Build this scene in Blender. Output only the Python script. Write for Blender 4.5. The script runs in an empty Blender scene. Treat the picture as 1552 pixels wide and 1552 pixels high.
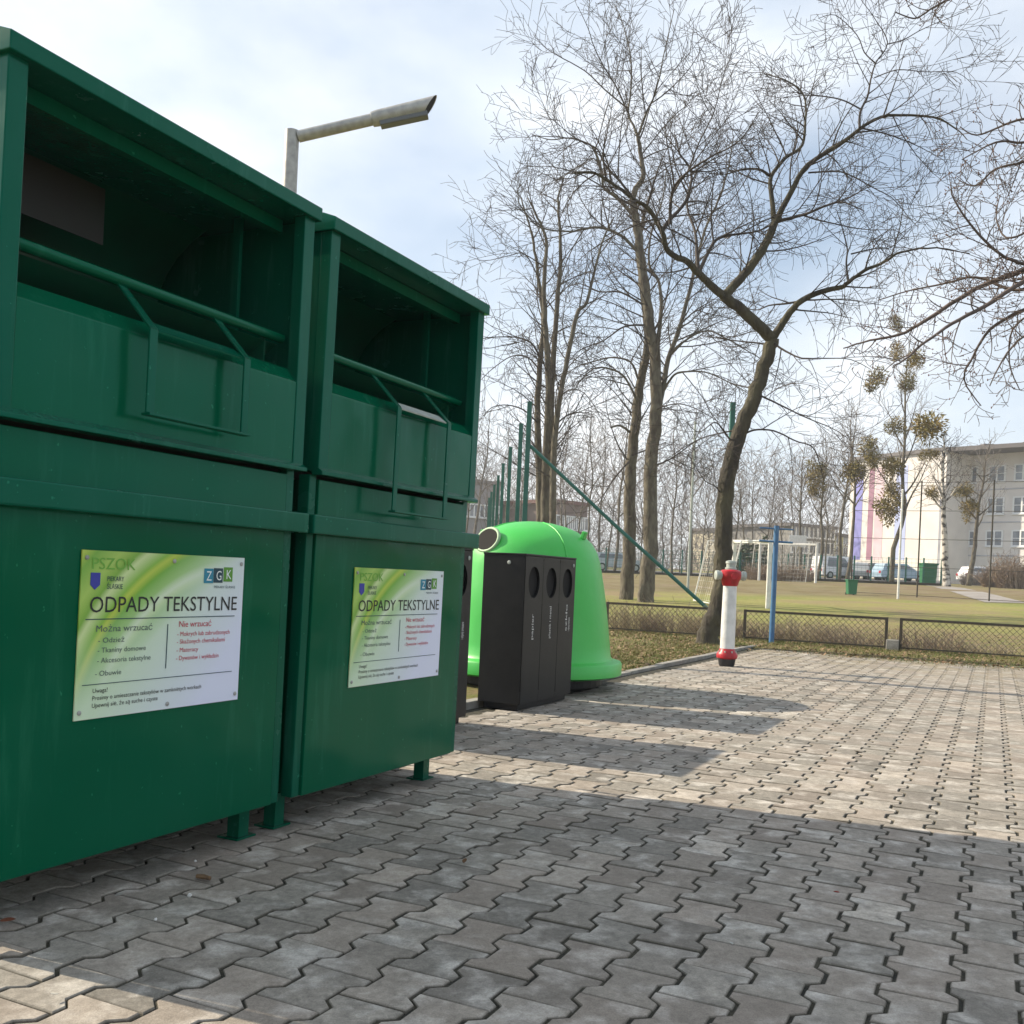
import bpy, math, random
from mathutils import Vector, Matrix
import numpy as np
C = bpy.context.scene
COL = C.collection
R = math.radians
H = 0.885                      # eye height of the phone
# ------------------------------------------------------------------ camera
ROLL = R(2.58); F = 1500.0; CU, CV = 776.0, 872.0
cd = bpy.data.cameras.new('camera'); cam = bpy.data.objects.new('camera', cd); COL.objects.link(cam)
cd.sensor_fit = 'HORIZONTAL'; cd.sensor_width = 36; cd.lens = F/1552*36
cd.shift_y = (CV-776)/1552; cd.clip_start = .05; cd.clip_end = 3000
right = Vector((math.cos(ROLL), 0, math.sin(ROLL))); up = Vector((-math.sin(ROLL), 0, math.cos(ROLL)))
fw = Vector((0, 1, 0))
M = Matrix.Identity(4)
for i in range(3):
    M[i][0] = right[i]; M[i][1] = up[i]; M[i][2] = -fw[i]
M[2][3] = H
cam.matrix_world = M
C.camera = cam
# ------------------------------------------------------------------ world and sun
SUN_AZ = 291.3; SUN_EL = 34.0   # compass degrees, +Y is 0, clockwise
w = bpy.data.worlds.new('World'); C.world = w; w.use_nodes = True
nt = w.node_tree; nt.nodes.clear()
N = nt.nodes.new; L = nt.links.new
out = N('ShaderNodeOutputWorld'); bg = N('ShaderNodeBackground'); bg.inputs[1].default_value = .102
sky = N('ShaderNodeTexSky'); sky.sky_type = 'NISHITA'; sky.sun_disc = False
sky.sun_elevation = R(SUN_EL); sky.sun_rotation = R(SUN_AZ); sky.air_density = 1.1; sky.dust_density = 1.2; sky.ozone_density = 1.3
tc = N('ShaderNodeTexCoord'); mp = N('ShaderNodeMapping'); mp.inputs['Scale'].default_value = (1.0, 1.0, 2.1)
mp.inputs['Location'].default_value = (3.1, 1.7, .4)
no = N('ShaderNodeTexNoise'); no.inputs['Scale'].default_value = 1.7; no.inputs['Detail'].default_value = 7; no.inputs['Roughness'].default_value = .5
no.inputs['Distortion'].default_value = .25
cr = N('ShaderNodeValToRGB'); cr.color_ramp.elements[0].position = .38; cr.color_ramp.elements[1].position = .61
cr.color_ramp.elements[0].color = (.36, .36, .36, 1); cr.color_ramp.elements[1].color = (.93, .93, .93, 1)
no2 = N('ShaderNodeTexNoise'); no2.inputs['Scale'].default_value = 3.4; no2.inputs['Detail'].default_value = 6
cr2 = N('ShaderNodeValToRGB'); cr2.color_ramp.elements[0].position = .35; cr2.color_ramp.elements[1].position = .7
cr2.color_ramp.elements[0].color = (5.4, 6.2, 7.1, 1); cr2.color_ramp.elements[1].color = (8.6, 8.7, 8.8, 1)
mx = N('ShaderNodeMix'); mx.data_type = 'RGBA'
L(tc.outputs['Generated'], mp.inputs[0]); L(mp.outputs[0], no.inputs[0]); L(mp.outputs[0], no2.inputs[0])
L(no.outputs[0], cr.inputs[0]); L(no2.outputs[0], cr2.inputs[0])
L(cr.outputs[0], mx.inputs[0]); L(sky.outputs[0], mx.inputs[6]); L(cr2.outputs[0], mx.inputs[7])
L(mx.outputs[2], bg.inputs[0]); L(bg.outputs[0], out.inputs[0])
sd = bpy.data.lights.new('sun', 'SUN'); sd.energy = 5.0; sd.angle = R(.53); sd.color = (1, .87, .68)
sun = bpy.data.objects.new('sun', sd); COL.objects.link(sun)
el, az = R(SUN_EL), R(SUN_AZ)
to_sun = Vector((math.sin(az)*math.cos(el), math.cos(az)*math.cos(el), math.sin(el)))
sun.rotation_euler = to_sun.to_track_quat('Z', 'Y').to_euler()
sun.location = (0, 0, 30)
vs = C.view_settings; vs.view_transform = 'Standard'; vs.look = 'None'; vs.exposure = .60; vs.gamma = 1
try: vs.use_curve_mapping = False
except Exception: pass
# ------------------------------------------------------------------ coordinates
SA, CA = math.sin(R(26)), math.cos(R(26))
def AB(a, b, z=0.0): return Vector((a*SA+b*CA, a*CA-b*SA, z))   # a runs along the paver columns, b to the right of it
def toab(x, y): return x*SA+y*CA, x*CA-y*SA
def ray(u, v): return right*((u-CU)/F) + up*(-(v-CV)/F) + fw
def at(u, v, Y): r = ray(u, v); return Vector((0, 0, H)) + r*(Y/r.y)
def ground_at(u, v):
    r = ray(u, v); return Vector((0, 0, H)) + r*(H/-r.z)
GP = [(-400, 0), (17.0, 0), (22, .05), (29, .2), (40, .6), (50, 1.1), (57, 1.3), (85, 1.75), (100, 2.1), (160, 3.2), (900, 9)]
def gz(x, y):
    a, b = toab(x, y)
    z = float(np.interp(a, [p[0] for p in GP], [p[1] for p in GP]))
    return z
def onground(u, Y):
    """world point on the terrain at image column u (near the horizon) and depth Y"""
    p = at(u, 880, Y); return Vector((p.x, p.y, gz(p.x, p.y)))
# ------------------------------------------------------------------ object helpers
def tag(o, label=None, cat=None, group=None, kind=None):
    if label: o['label'] = label
    if cat: o['category'] = cat
    if group: o['group'] = group
    if kind: o['kind'] = kind
    return o
def thing(name, label, cat, loc=(0, 0, 0), rz=0, group=None):
    o = bpy.data.objects.new(name, None); COL.objects.link(o)
    o.location = loc; o.rotation_euler = (0, 0, rz); o.empty_display_size = .2
    return tag(o, label, cat, group)
def copy_tree(o, parent=None):
    c = o.copy(); COL.objects.link(c); c.parent = parent
    for ch in list(o.children): copy_tree(ch, c)
    return c
class MB:
    def __init__(s): s.v = []; s.f = []; s.n = 0
    def add(s, v, f):
        k = s.n; s.v.append(np.asarray(v, float).reshape(-1, 3)); s.n += len(s.v[-1])
        s.f.extend([tuple(i+k for i in q) for q in f]); return s
    def box(s, x0, x1, y0, y1, z0, z1):
        v = [(x, y, z) for z in (z0, z1) for y in (y0, y1) for x in (x0, x1)]
        return s.add(v, [(0, 2, 3, 1), (4, 5, 7, 6), (0, 1, 5, 4), (2, 6, 7, 3), (0, 4, 6, 2), (1, 3, 7, 5)])
    def bar(s, p, q, w, h, upv=(0, 0, 1)):
        p, q = Vector(p), Vector(q); t = (q-p).normalized(); u = Vector(upv)
        if abs(t.dot(u)) > .95: u = Vector((0, 1, 0))
        sd_ = t.cross(u).normalized(); u = sd_.cross(t).normalized()
        v = [c+sd_*a*w/2+u*b*h/2 for c in (p, q) for a, b in ((-1, -1), (1, -1), (1, 1), (-1, 1))]
        return s.add([tuple(i) for i in v], [(3, 2, 1, 0), (4, 5, 6, 7), (0, 1, 5, 4), (1, 2, 6, 5), (2, 3, 7, 6), (3, 0, 4, 7)])
    def tube(s, pts, rads, n=8, cap=True):
        P = np.array([tuple(p) for p in pts], float); m = len(P)
        if np.isscalar(rads): rads = [rads]*m
        T = np.empty_like(P); T[1:-1] = P[2:]-P[:-2]; T[0] = P[1]-P[0]; T[-1] = P[-1]-P[-2]
        T /= np.linalg.norm(T, axis=1)[:, None]+1e-12
        d = P[-1]-P[0]; ref = np.array((0, 0, 1.)) if abs(d[2]) < .8*np.linalg.norm(d) else np.array((1., 0, 0))
        A = np.cross(T, ref); A /= np.linalg.norm(A, axis=1)[:, None]+1e-12
        B = np.cross(T, A)
        an = np.arange(n)*2*math.pi/n
        rr = np.array(rads)[:, None, None]
        V = P[:, None, :]+rr*(A[:, None, :]*np.cos(an)[None, :, None]+B[:, None, :]*np.sin(an)[None, :, None])
        k = s.n; s.v.append(V.reshape(-1, 3)); s.n += m*n
        f = s.f
        for i in range(m-1):
            a = k+i*n; b = a+n
            for j in range(n):
                j2 = (j+1) % n
                f.append((a+j, a+j2, b+j2, b+j))
        if cap:
            f.append(tuple(k+j for j in range(n-1, -1, -1))); f.append(tuple(k+(m-1)*n+j for j in range(n)))
        return s
    def lathe(s, prof, n=32, c=(0, 0, 0)):
        v = []; f = []
        for r, z in prof:
            for j in range(n):
                a = 2*math.pi*j/n; v.append((c[0]+r*math.cos(a), c[1]+r*math.sin(a), c[2]+z))
        m = len(prof)
        for i in range(m-1):
            for j in range(n):
                j2 = (j+1) % n; f.append((i*n+j, i*n+j2, (i+1)*n+j2, (i+1)*n+j))
        f.append(tuple(range(n-1, -1, -1))); f.append(tuple((m-1)*n+j for j in range(n)))
        return s.add(v, f)
    def prism(s, poly, y0, y1):      # polygon in x,z extruded along y
        n = len(poly); v = [(x, y0, z) for x, z in poly]+[(x, y1, z) for x, z in poly]
        f = [tuple(range(n)), tuple(range(2*n-1, n-1, -1))]
        for i in range(n): j = (i+1) % n; f.append((j, i, n+i, n+j))
        return s.add(v, f)
    def prism_x(s, poly, x0, x1):    # polygon in y,z extruded along x
        n = len(poly); v = [(x0, y, z) for y, z in poly]+[(x1, y, z) for y, z in poly]
        f = [tuple(range(n)), tuple(range(2*n-1, n-1, -1))]
        for i in range(n): j = (i+1) % n; f.append((j, i, n+i, n+j))
        return s.add(v, f)
    def build(s, name, mat, parent=None, smooth=False, bevel=0, fix=True):
        me = bpy.data.meshes.new(name)
        V = np.concatenate(s.v) if s.v else np.zeros((0, 3))
        me.from_pydata([tuple(p) for p in V.tolist()], [], s.f); me.update()
        if fix and s.n < 60000:
            import bmesh
            bm = bmesh.new(); bm.from_mesh(me); bmesh.ops.recalc_face_normals(bm, faces=bm.faces); bm.to_mesh(me); bm.free()
        if smooth:
            me.polygons.foreach_set('use_smooth', [True]*len(me.polygons))
            if smooth == 'auto':
                try: me.set_sharp_from_angle(angle=R(38))
                except Exception: pass
        o = bpy.data.objects.new(name, me); COL.objects.link(o)
        if mat: me.materials.append(mat)
        if parent: o.parent = parent
        if bevel:
            md = o.modifiers.new('bevel', 'BEVEL'); md.width = bevel; md.segments = 2; md.limit_method = 'ANGLE'; md.angle_limit = R(40)
        return o
# ------------------------------------------------------------------ materials
def mat(name, base, rough=.6, metal=0, var=None, vscale=5., bump=0, bscale=30., coat=0, spec=.5, detail=6, ramp=(.35, .65), coords='Object', stretch=(1, 1, 1)):
    m = bpy.data.materials.new(name); m.use_nodes = True; t = m.node_tree; b = t.nodes['Principled BSDF']
    b.inputs['Base Color'].default_value = (*base, 1); b.inputs['Roughness'].default_value = rough; b.inputs['Metallic'].default_value = metal
    b.inputs['Coat Weight'].default_value = coat; b.inputs['Coat Roughness'].default_value = .06; b.inputs['Specular IOR Level'].default_value = spec
    tc = t.nodes.new('ShaderNodeTexCoord'); mp = t.nodes.new('ShaderNodeMapping'); mp.inputs['Scale'].default_value = stretch
    t.links.new(tc.outputs[coords], mp.inputs[0])
    if var:
        n = t.nodes.new('ShaderNodeTexNoise'); n.inputs['Scale'].default_value = vscale; n.inputs['Detail'].default_value = detail
        r = t.nodes.new('ShaderNodeValToRGB'); e = r.color_ramp.elements
        e[0].position, e[1].position = ramp; e[0].color = (*base, 1); e[1].color = (*var, 1)
        t.links.new(mp.outputs[0], n.inputs[0]); t.links.new(n.outputs[0], r.inputs[0]); t.links.new(r.outputs[0], b.inputs['Base Color'])
    if bump:
        n2 = t.nodes.new('ShaderNodeTexNoise'); n2.inputs['Scale'].default_value = bscale; n2.inputs['Detail'].default_value = 5
        bp = t.nodes.new('ShaderNodeBump'); bp.inputs['Strength'].default_value = bump; bp.inputs['Distance'].default_value = .04 if bump == 1. else .02
        t.links.new(mp.outputs[0], n2.inputs[0]); t.links.new(n2.outputs[0], bp.inputs['Height']); t.links.new(bp.outputs[0], b.inputs['Normal'])
    return m
def mixcol(t, a, b, fac):
    m = t.nodes.new('ShaderNodeMix'); m.data_type = 'RGBA'
    for s_, k in ((a, 6), (b, 7), (fac, 0)):
        if isinstance(s_, (tuple, list)): m.inputs[k].default_value = (*s_, 1)
        elif isinstance(s_, (float, int)): m.inputs[k].default_value = s_
        else: t.links.new(s_, m.inputs[k])
    return m.outputs[2]
def math_(t, op, a, b=None, c=None):
    m = t.nodes.new('ShaderNodeMath'); m.operation = op
    for k, s_ in enumerate((a, b, c)):
        if s_ is None: continue
        if isinstance(s_, (float, int)): m.inputs[k].default_value = s_
        else: t.links.new(s_, m.inputs[k])
    return m.outputs[0]
def noise(t, vec, scale, detail=5, rough=.5, dist=0):
    n = t.nodes.new('ShaderNodeTexNoise'); n.inputs['Scale'].default_value = scale; n.inputs['Detail'].default_value = detail
    n.inputs['Roughness'].default_value = rough; n.inputs['Distortion'].default_value = dist
    if vec is not None: t.links.new(vec, n.inputs[0])
    return n.outputs[0]
def ramp(t, fac, stops):
    r = t.nodes.new('ShaderNodeValToRGB'); e = r.color_ramp.elements
    while len(e) < len(stops): e.new(.5)
    for k, (p, c) in enumerate(stops):
        e[k].position = p; e[k].color = (c, c, c, 1) if isinstance(c, (float, int)) else (*c, 1)
    t.links.new(fac, r.inputs[0]); return r.outputs[0]
def paint(name, base, dusty, rough=.16, wav=.012):
    """sprayed gloss enamel on sheet steel: slow buckling, dust film and a few scuffs"""
    m = bpy.data.materials.new(name); m.use_nodes = True; t = m.node_tree; b = t.nodes['Principled BSDF']
    tc = t.nodes.new('ShaderNodeTexCoord'); v = tc.outputs['Object']; b.inputs['Specular IOR Level'].default_value = .26; b.inputs['Specular Tint'].default_value = (.25, 1, .80, 1)
    d = ramp(t, noise(t, v, 2.3, 8, .62), [(.45, 0.), (.75, .45)])
    mpx = t.nodes.new('ShaderNodeMapping'); mpx.inputs['Scale'].default_value = (9, 9, 1.1); t.links.new(v, mpx.inputs[0])
    run = ramp(t, noise(t, mpx.outputs[0], 2.2, 6, .6), [(.56, 0.), (.75, .35)])
    spk = ramp(t, noise(t, v, 46, 3, .5), [(.71, 0.), (.74, .5)])
    c = mixcol(t, base, dusty, d); c = mixcol(t, c, tuple(x*1.5+.02 for x in dusty), run); c = mixcol(t, c, tuple(min(1, x*2.6+.03) for x in base), spk)
    t.links.new(c, b.inputs['Base Color'])
    t.links.new(ramp(t, noise(t, v, 3.1, 6, .6), [(.35, rough), (.75, rough+.2)]), b.inputs['Roughness'])
    bp = t.nodes.new('ShaderNodeBump'); bp.inputs['Strength'].default_value = .55; bp.inputs['Distance'].default_value = wav
    t.links.new(noise(t, v, 2.6, 2, .4), bp.inputs['Height'])
    bp2 = t.nodes.new('ShaderNodeBump'); bp2.inputs['Strength'].default_value = .06; bp2.inputs['Distance'].default_value = .002
    t.links.new(noise(t, v, 220, 2, .5), bp2.inputs['Height']); t.links.new(bp.outputs[0], bp2.inputs['Normal'])
    t.links.new(bp2.outputs[0], b.inputs['Normal'])
    return m
GREEN = paint('green enamel', (.0001, .086, .040), (.004, .100, .053), .08, .022)
GREEN2 = paint('green enamel edge', (.0006, .080, .044), (.014, .105, .07), .15)
DARKIN = mat('inner steel', (.002, .085, .045), .35, var=(.006, .06, .035), vscale=4)
PLATE = mat('brown plate', (.014, .013, .010), .6, var=(.012, .016, .011), vscale=6)
BLACKST = mat('powder coated anthracite', (.006, .0065, .008), .45, spec=.3, var=(.011, .0115, .013), vscale=8, bump=.05, bscale=400)
HOLE = mat('dark inside', (.003, .003, .003), .9)  # near-black in place of the shade in openings and under the lip
BELL = mat('green polyethylene', (.045, .45, .062), .38, var=(.075, .50, .10), vscale=2.2, bump=.2, bscale=5, ramp=(.4, .75))
WHITE = mat('white paint', (.72, .72, .69), .45, var=(.55, .55, .50), vscale=9, ramp=(.4, .8))
HYDW = mat('hydrant white', (.70, .70, .69), .38, var=(.48, .48, .47), vscale=7, ramp=(.45, .8), bump=.1, bscale=40)
HYDR = mat('hydrant red', (.45, .006, .018), .4, var=(.3, .008, .012), vscale=14, bump=.1, bscale=50)
ALU = mat('cast aluminium', (.45, .48, .44), .5, .3, var=(.32, .36, .33), vscale=20)
GALV = mat('galvanised steel', (.42, .42, .40), .48, .35, var=(.30, .30, .29), vscale=11, bump=.05, bscale=60)
BLUEP = mat('blue paint', (.04, .13, .30), .45, var=(.07, .18, .32), vscale=9)
TEAL = mat('fence green', (.012, .10, .075), .5, var=(.02, .13, .10), vscale=5)
RUSTY = mat('dark fence steel', (.030, .030, .022), .7, var=(.06, .045, .03), vscale=12)
CONC = mat('concrete', (.30, .29, .26), .9, var=(.20, .19, .17), vscale=8, bump=.4, bscale=60)
LETW = mat('white lettering', (.62, .64, .64), .6)
INK = mat('black ink', (.012, .015, .016), .5); INKG = mat('grey ink', (.10, .14, .13), .5); INKR = mat('red ink', (.52, .03, .07), .5)
INKB = mat('blue ink', (.03, .04, .33), .5); INKT = mat('teal ink', (.02, .23, .34), .5); INKD = mat('dark teal ink', (.008, .05, .075), .5)
INKL = mat('light ink', (.8, .86, .84), .5); INKGR = mat('green ink', (.10, .30, .03), .5); INKPG = mat('pale green ink', (.16, .42, .05), .5)
GLASSW = mat('window glass', (.07, .085, .10), .08, spec=.8, var=(.26, .29, .33), vscale=.5)  # paler patches put reflections into the glass colour
BARK = mat('bark', (.075, .062, .048), .95, var=(.155, .14, .105), vscale=9, bump=1., bscale=22, stretch=(1, 1, .35))
BARKM = mat('mossy bark', (.040, .034, .027), .95, var=(.085, .078, .048), vscale=7, bump=1., bscale=20, stretch=(1, 1, .4))
TWIG = mat('twig bark', (.045, .037, .033), .9, var=(.078, .064, .055), vscale=3)
TWIGB = mat('hazed far bark', (.19, .17, .16), .9, var=(.25, .225, .21), vscale=1)  # far bark lightened, distance haze put into its colour
BIRCH = mat('birch bark', (.50, .47, .42), .85, var=(.05, .045, .04), vscale=3.2, ramp=(.47, .60), stretch=(1, 1, 1.6))
MISTLE = mat('mistletoe leaf', (.13, .12, .022), .75, var=(.24, .17, .045), vscale=1.1)
# ------------------------------------------------------------------ ground
def ground_mat():
    m = bpy.data.materials.new('rough grass and leaf litter'); m.use_nodes = True; t = m.node_tree; b = t.nodes['Principled BSDF']
    b.inputs['Roughness'].default_value = 1; b.inputs['Specular IOR Level'].default_value = .1
    v = t.nodes.new('ShaderNodeTexCoord').outputs['Object']
    g = ramp(t, noise(t, v, 3.5, 10, .7), [(.30, (.13, .095, .06)), (.45, (.23, .18, .10)), (.60, (.15, .175, .05)), (.75, (.33, .27, .16))])
    fld = ramp(t, noise(t, v, .35, 8, .65), [(.32, (.29, .22, .12)), (.48, (.33, .30, .11)), (.62, (.19, .225, .06)), (.8, (.36, .30, .16))])
    sep = t.nodes.new('ShaderNodeSeparateXYZ'); t.links.new(v, sep.inputs[0])
    fld = mixcol(t, fld, ramp(t, noise(t, v, 7., 9, .75), [(.30, (.12, .10, .045)), (.50, (.22, .235, .075)), (.72, (.36, .33, .16))]), .55)
    worn = ramp(t, noise(t, v, .16, 6, .6, .6), [(.50, 0.), (.60, .75)])
    fld = mixcol(t, fld, (.26, .195, .125), worn)
    fac = ramp(t, math_(t, 'DIVIDE', sep.outputs[1], 60.), [(.30, 0.), (.42, 1.)])
    c = mixcol(t, g, fld, fac)
    # trampled earth round the far edge of the pitch
    e1 = ramp(t, math_(t, 'DIVIDE', sep.outputs[1], 100.), [(.36, 0.), (.40, .75), (.60, .6), (.8, .3)])
    c = mixcol(t, c, ramp(t, noise(t, v, .8, 6, .6), [(.35, (.14, .10, .065)), (.65, (.21, .17, .12))]), e1)
    t.links.new(c, b.inputs['Base Color'])
    bp = t.nodes.new('ShaderNodeBump'); bp.inputs['Strength'].default_value = .9; bp.inputs['Distance'].default_value = .05
    t.links.new(noise(t, v, 14, 8, .7), bp.inputs['Height']); t.links.new(bp.outputs[0], b.inputs['Normal'])
    return m
GM = ground_mat()
A_END = 16.1*H; B_KERB = -3.52*H; B_FAR = 9.0
def make_ground():
    la = [-300, -60, -20, -8, -4, -1, 0, 3, 6, 9, 12, A_END-.06, A_END+.02] + [A_END+.3*i for i in range(1, 12)]
    la = la + [18.5, 20, 22, 24, 26, 29, 32, 36, 40, 45, 50, 53, 57, 65, 75, 85, 100, 130, 160, 250, 350]
    lb = [-350, -200, -100, -60, -30, -15, -8, -6] + [B_KERB-1.4, B_KERB-.7, B_KERB-.1, B_KERB-.02, B_KERB+.02, B_KERB+.06]
    lb = lb + [-2, 0, 2, 4, 6, B_FAR-.1, B_FAR, B_FAR+1, 14, 20, 30, 60, 100, 200, 350]
    v = []; f = []
    for a in la:
        for b in lb:
            p = AB(a, b)
            inside = (a < A_END-.0 and b > B_KERB+.0 and b < B_FAR-.05)
            z = -.12 if inside else float(np.interp(a, [q[0] for q in GP], [q[1] for q in GP]))+(.015 if a > -100 else 0)
            v.append((p.x, p.y, z))
    nb = len(lb)
    for i in range(len(la)-1):
        for j in range(nb-1):
            f.append((i*nb+j, i*nb+j+1, (i+1)*nb+j+1, (i+1)*nb+j))
    o = MB().add(v, f).build('ground', GM, smooth=False, fix=True); tag(o, kind='structure')
make_ground()
# ------------------------------------------------------------------ interlocking pavers
def paver_mat():
    m = bpy.data.materials.new('concrete paver'); m.use_nodes = True; t = m.node_tree; b = t.nodes['Principled BSDF']
    b.inputs['Roughness'].default_value = .88; b.inputs['Specular IOR Level'].default_value = .3
    v = t.nodes.new('ShaderNodeTexCoord').outputs['Object']
    at_ = t.nodes.new('ShaderNodeAttribute'); at_.attribute_name = 'tone'
    rnd = at_.outputs['Fac']
    c = ramp(t, rnd, [(0., (.19, .174, .15)), (.5, (.30, .275, .235)), (.8, (.385, .35, .30)), (1., (.50, .455, .39))])
    at2 = t.nodes.new('ShaderNodeAttribute'); at2.attribute_name = 'offs'
    vv = t.nodes.new('ShaderNodeVectorMath'); vv.operation = 'ADD'; t.links.new(v, vv.inputs[0]); t.links.new(at2.outputs['Vector'], vv.inputs[1])
    worn = ramp(t, noise(t, vv.outputs[0], 7.5, 4, .55), [(.50, 0.), (.66, .85)])
    c = mixcol(t, c, (.56, .53, .48), worn)
    dirt = ramp(t, noise(t, vv.outputs[0], 11, 7, .65), [(.40, 0.), (.70, .55)])
    c = mixcol(t, c, (.12, .115, .10), dirt)
    mot = ramp(t, noise(t, vv.outputs[0], 42, 8, .72, .4), [(.36, (.55)), (.50, 1.), (.66, 1.5)])
    m2 = t.nodes.new('ShaderNodeMix'); m2.data_type = 'RGBA'; m2.blend_type = 'MULTIPLY'; m2.inputs[0].default_value = .55
    t.links.new(c, m2.inputs[6]); t.links.new(mot, m2.inputs[7]); c = m2.outputs[2]
    big = ramp(t, noise(t, v, .55, 5, .6), [(.40, 0.), (.70, .35)])
    c = mixcol(t, c, (.16, .155, .14), big)
    hue = ramp(t, noise(t, vv.outputs[0], .23, 1, .5), [(.42, 0.), (.62, .30)])
    c = mixcol(t, c, (.34, .265, .21), hue)
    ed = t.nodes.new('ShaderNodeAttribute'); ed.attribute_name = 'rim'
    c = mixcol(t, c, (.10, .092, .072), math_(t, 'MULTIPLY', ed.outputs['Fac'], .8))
    sx = t.nodes.new('ShaderNodeSeparateXYZ'); t.links.new(v, sx.inputs[0])
    av = math_(t, 'ADD', math_(t, 'MULTIPLY', sx.outputs[0], SA), math_(t, 'MULTIPLY', sx.outputs[1], CA))
    soil = math_(t, 'MULTIPLY', ramp(t, math_(t, 'DIVIDE', av, 20.), [(.52, 0.), (.71, 1.)]), ramp(t, noise(t, v, 2.2, 8, .7), [(.42, 0.), (.62, .8)]))
    c = mixcol(t, c, (.24, .20, .12), soil)
    gr = ramp(t, noise(t, v, 260, 3, .7), [(.3, .80), (.7, 1.2)])
    mu = t.nodes.new('ShaderNodeMix'); mu.data_type = 'RGBA'; mu.blend_type = 'MULTIPLY'; mu.inputs[0].default_value = 1
    t.links.new(c, mu.inputs[6]); t.links.new(gr, mu.inputs[7])
    t.links.new(mu.outputs[2], b.inputs['Base Color'])
    bp = t.nodes.new('ShaderNodeBump'); bp.inputs['Strength'].default_value = .5; bp.inputs['Distance'].default_value = .004
    t.links.new(noise(t, v, 150, 6, .7), bp.inputs['Height']); t.links.new(bp.outputs[0], b.inputs['Normal'])
    return m
PAV = paver_mat()
SANDM = mat('joint sand and dirt', (.022, .022, .017), 1, var=(.060, .055, .036), vscale=14, bump=.5, bscale=160)
def make_pavers():
    rnd = random.Random(5)
    LP, PP = .188, .1435
    s = .0145; prof = [(-.094, s), (-.060, s), (-.036, -s), (.036, -s), (.060, s), (.094, s)]
    gz_, gs = .0042, .0024
    def outline(shrink):
        o = []
        for a, e in prof: o.append((max(-.094+gs+shrink, min(.094-gs-shrink, a)), PP/2+e-gz_-shrink))
        for a, e in reversed(prof): o.append((max(-.094+gs+shrink, min(.094-gs-shrink, a)), -(PP/2+e-gz_-shrink)))
        return o
    o0 = outline(0); o1 = outline(.0032); n = len(o0)
    base = [(a, b, -.035) for a, b in o0]+[(a, b, -.0035) for a, b in o0]+[(a, b, 0.) for a, b in o1]
    base = np.array(base)
    fc = []
    for k in range(2):
        for i in range(n): j = (i+1) % n; fc.append((k*n+i, k*n+j, (k+1)*n+j, (k+1)*n+i))
    # flat top split into quads so the waisted shape stays clean
    for i in range(5): fc.append((2*n+i, 2*n+i+1, 2*n+n-2-i, 2*n+n-1-i))
    V = []; F_ = []; tone = []; offs = []
    nc0 = int((B_KERB+.16)/PP); nc1 = int((B_FAR-.2)/PP); k = 0
    for c in range(nc0, nc1):
        b0 = c*PP+.028; ph = (c % 2)*.094
        a = -1.0+ph
        while a < A_END-.14:
            p = AB(a, b0)
            if (p.y > .4 and abs(p.x) < .60*p.y+1.8) or (b0 > -3.3 and -1 < a < 4 and b0 < .5):
                q = base.copy(); an = rnd.gauss(0, .006); ca, sa = math.cos(an), math.sin(an)
                x = q[:, 0]*ca-q[:, 1]*sa+a+rnd.gauss(0, .0007); y = q[:, 0]*sa+q[:, 1]*ca+b0+rnd.gauss(0, .0006)
                z = q[:, 2]+rnd.gauss(0, .0009)+(q[:, 0])*rnd.gauss(0, .010)+q[:, 1]*rnd.gauss(0, .010)
                z = z+.010*math.sin(a*.9+b0*.5)*math.sin(b0*1.1-a*.3)
                X = x*SA+y*CA; Y = x*CA-y*SA
                V.append(np.stack([X, Y, z], 1)); F_.extend([tuple(i+k for i in f) for f in fc]); k += 3*n
                tn = min(1, max(0, rnd.gauss(.42, .24))); tone += [tn]*(3*n); of = (rnd.uniform(0, 50), rnd.uniform(0, 50), 0); offs += [of]*(3*n)
            a += LP
    me = bpy.data.meshes.new('paving'); V = np.concatenate(V)
    me.from_pydata(V.tolist(), [], F_); me.update()
    at_ = me.attributes.new('tone', 'FLOAT', 'POINT'); at_.data.foreach_set('value', tone)
    at2 = me.attributes.new('offs', 'FLOAT_VECTOR', 'POINT'); at2.data.foreach_set('vector', np.array(offs).ravel())
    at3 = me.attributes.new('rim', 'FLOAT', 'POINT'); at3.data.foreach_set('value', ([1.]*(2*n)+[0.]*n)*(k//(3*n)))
    import bmesh
    bm = bmesh.new(); bm.from_mesh(me); bmesh.ops.recalc_face_normals(bm, faces=bm.faces); bm.to_mesh(me); bm.free()
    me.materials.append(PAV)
    o = bpy.data.objects.new('paving', me); COL.objects.link(o); tag(o, kind='structure')
    # bed of sand in the joints
    g = MB(); v = []; f = []
    na, nb = 60, 60
    for i in range(na+1):
        for j in range(nb+1):
            a = -1.2+(A_END-.02+1.2)*i/na; b0 = B_KERB+.02+(B_FAR-.1-B_KERB)*j/nb; p = AB(a, b0)
            v.append((p.x, p.y, -.0062+.010*math.sin(a*.9+b0*.5)*math.sin(b0*1.1-a*.3)))
    for i in range(na):
        for j in range(nb): f.append((i*(nb+1)+j, i*(nb+1)+j+1, (i+1)*(nb+1)+j+1, (i+1)*(nb+1)+j))
    tag(g.add(v, f).build('paving_bed', SANDM), kind='structure')
make_pavers()
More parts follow.
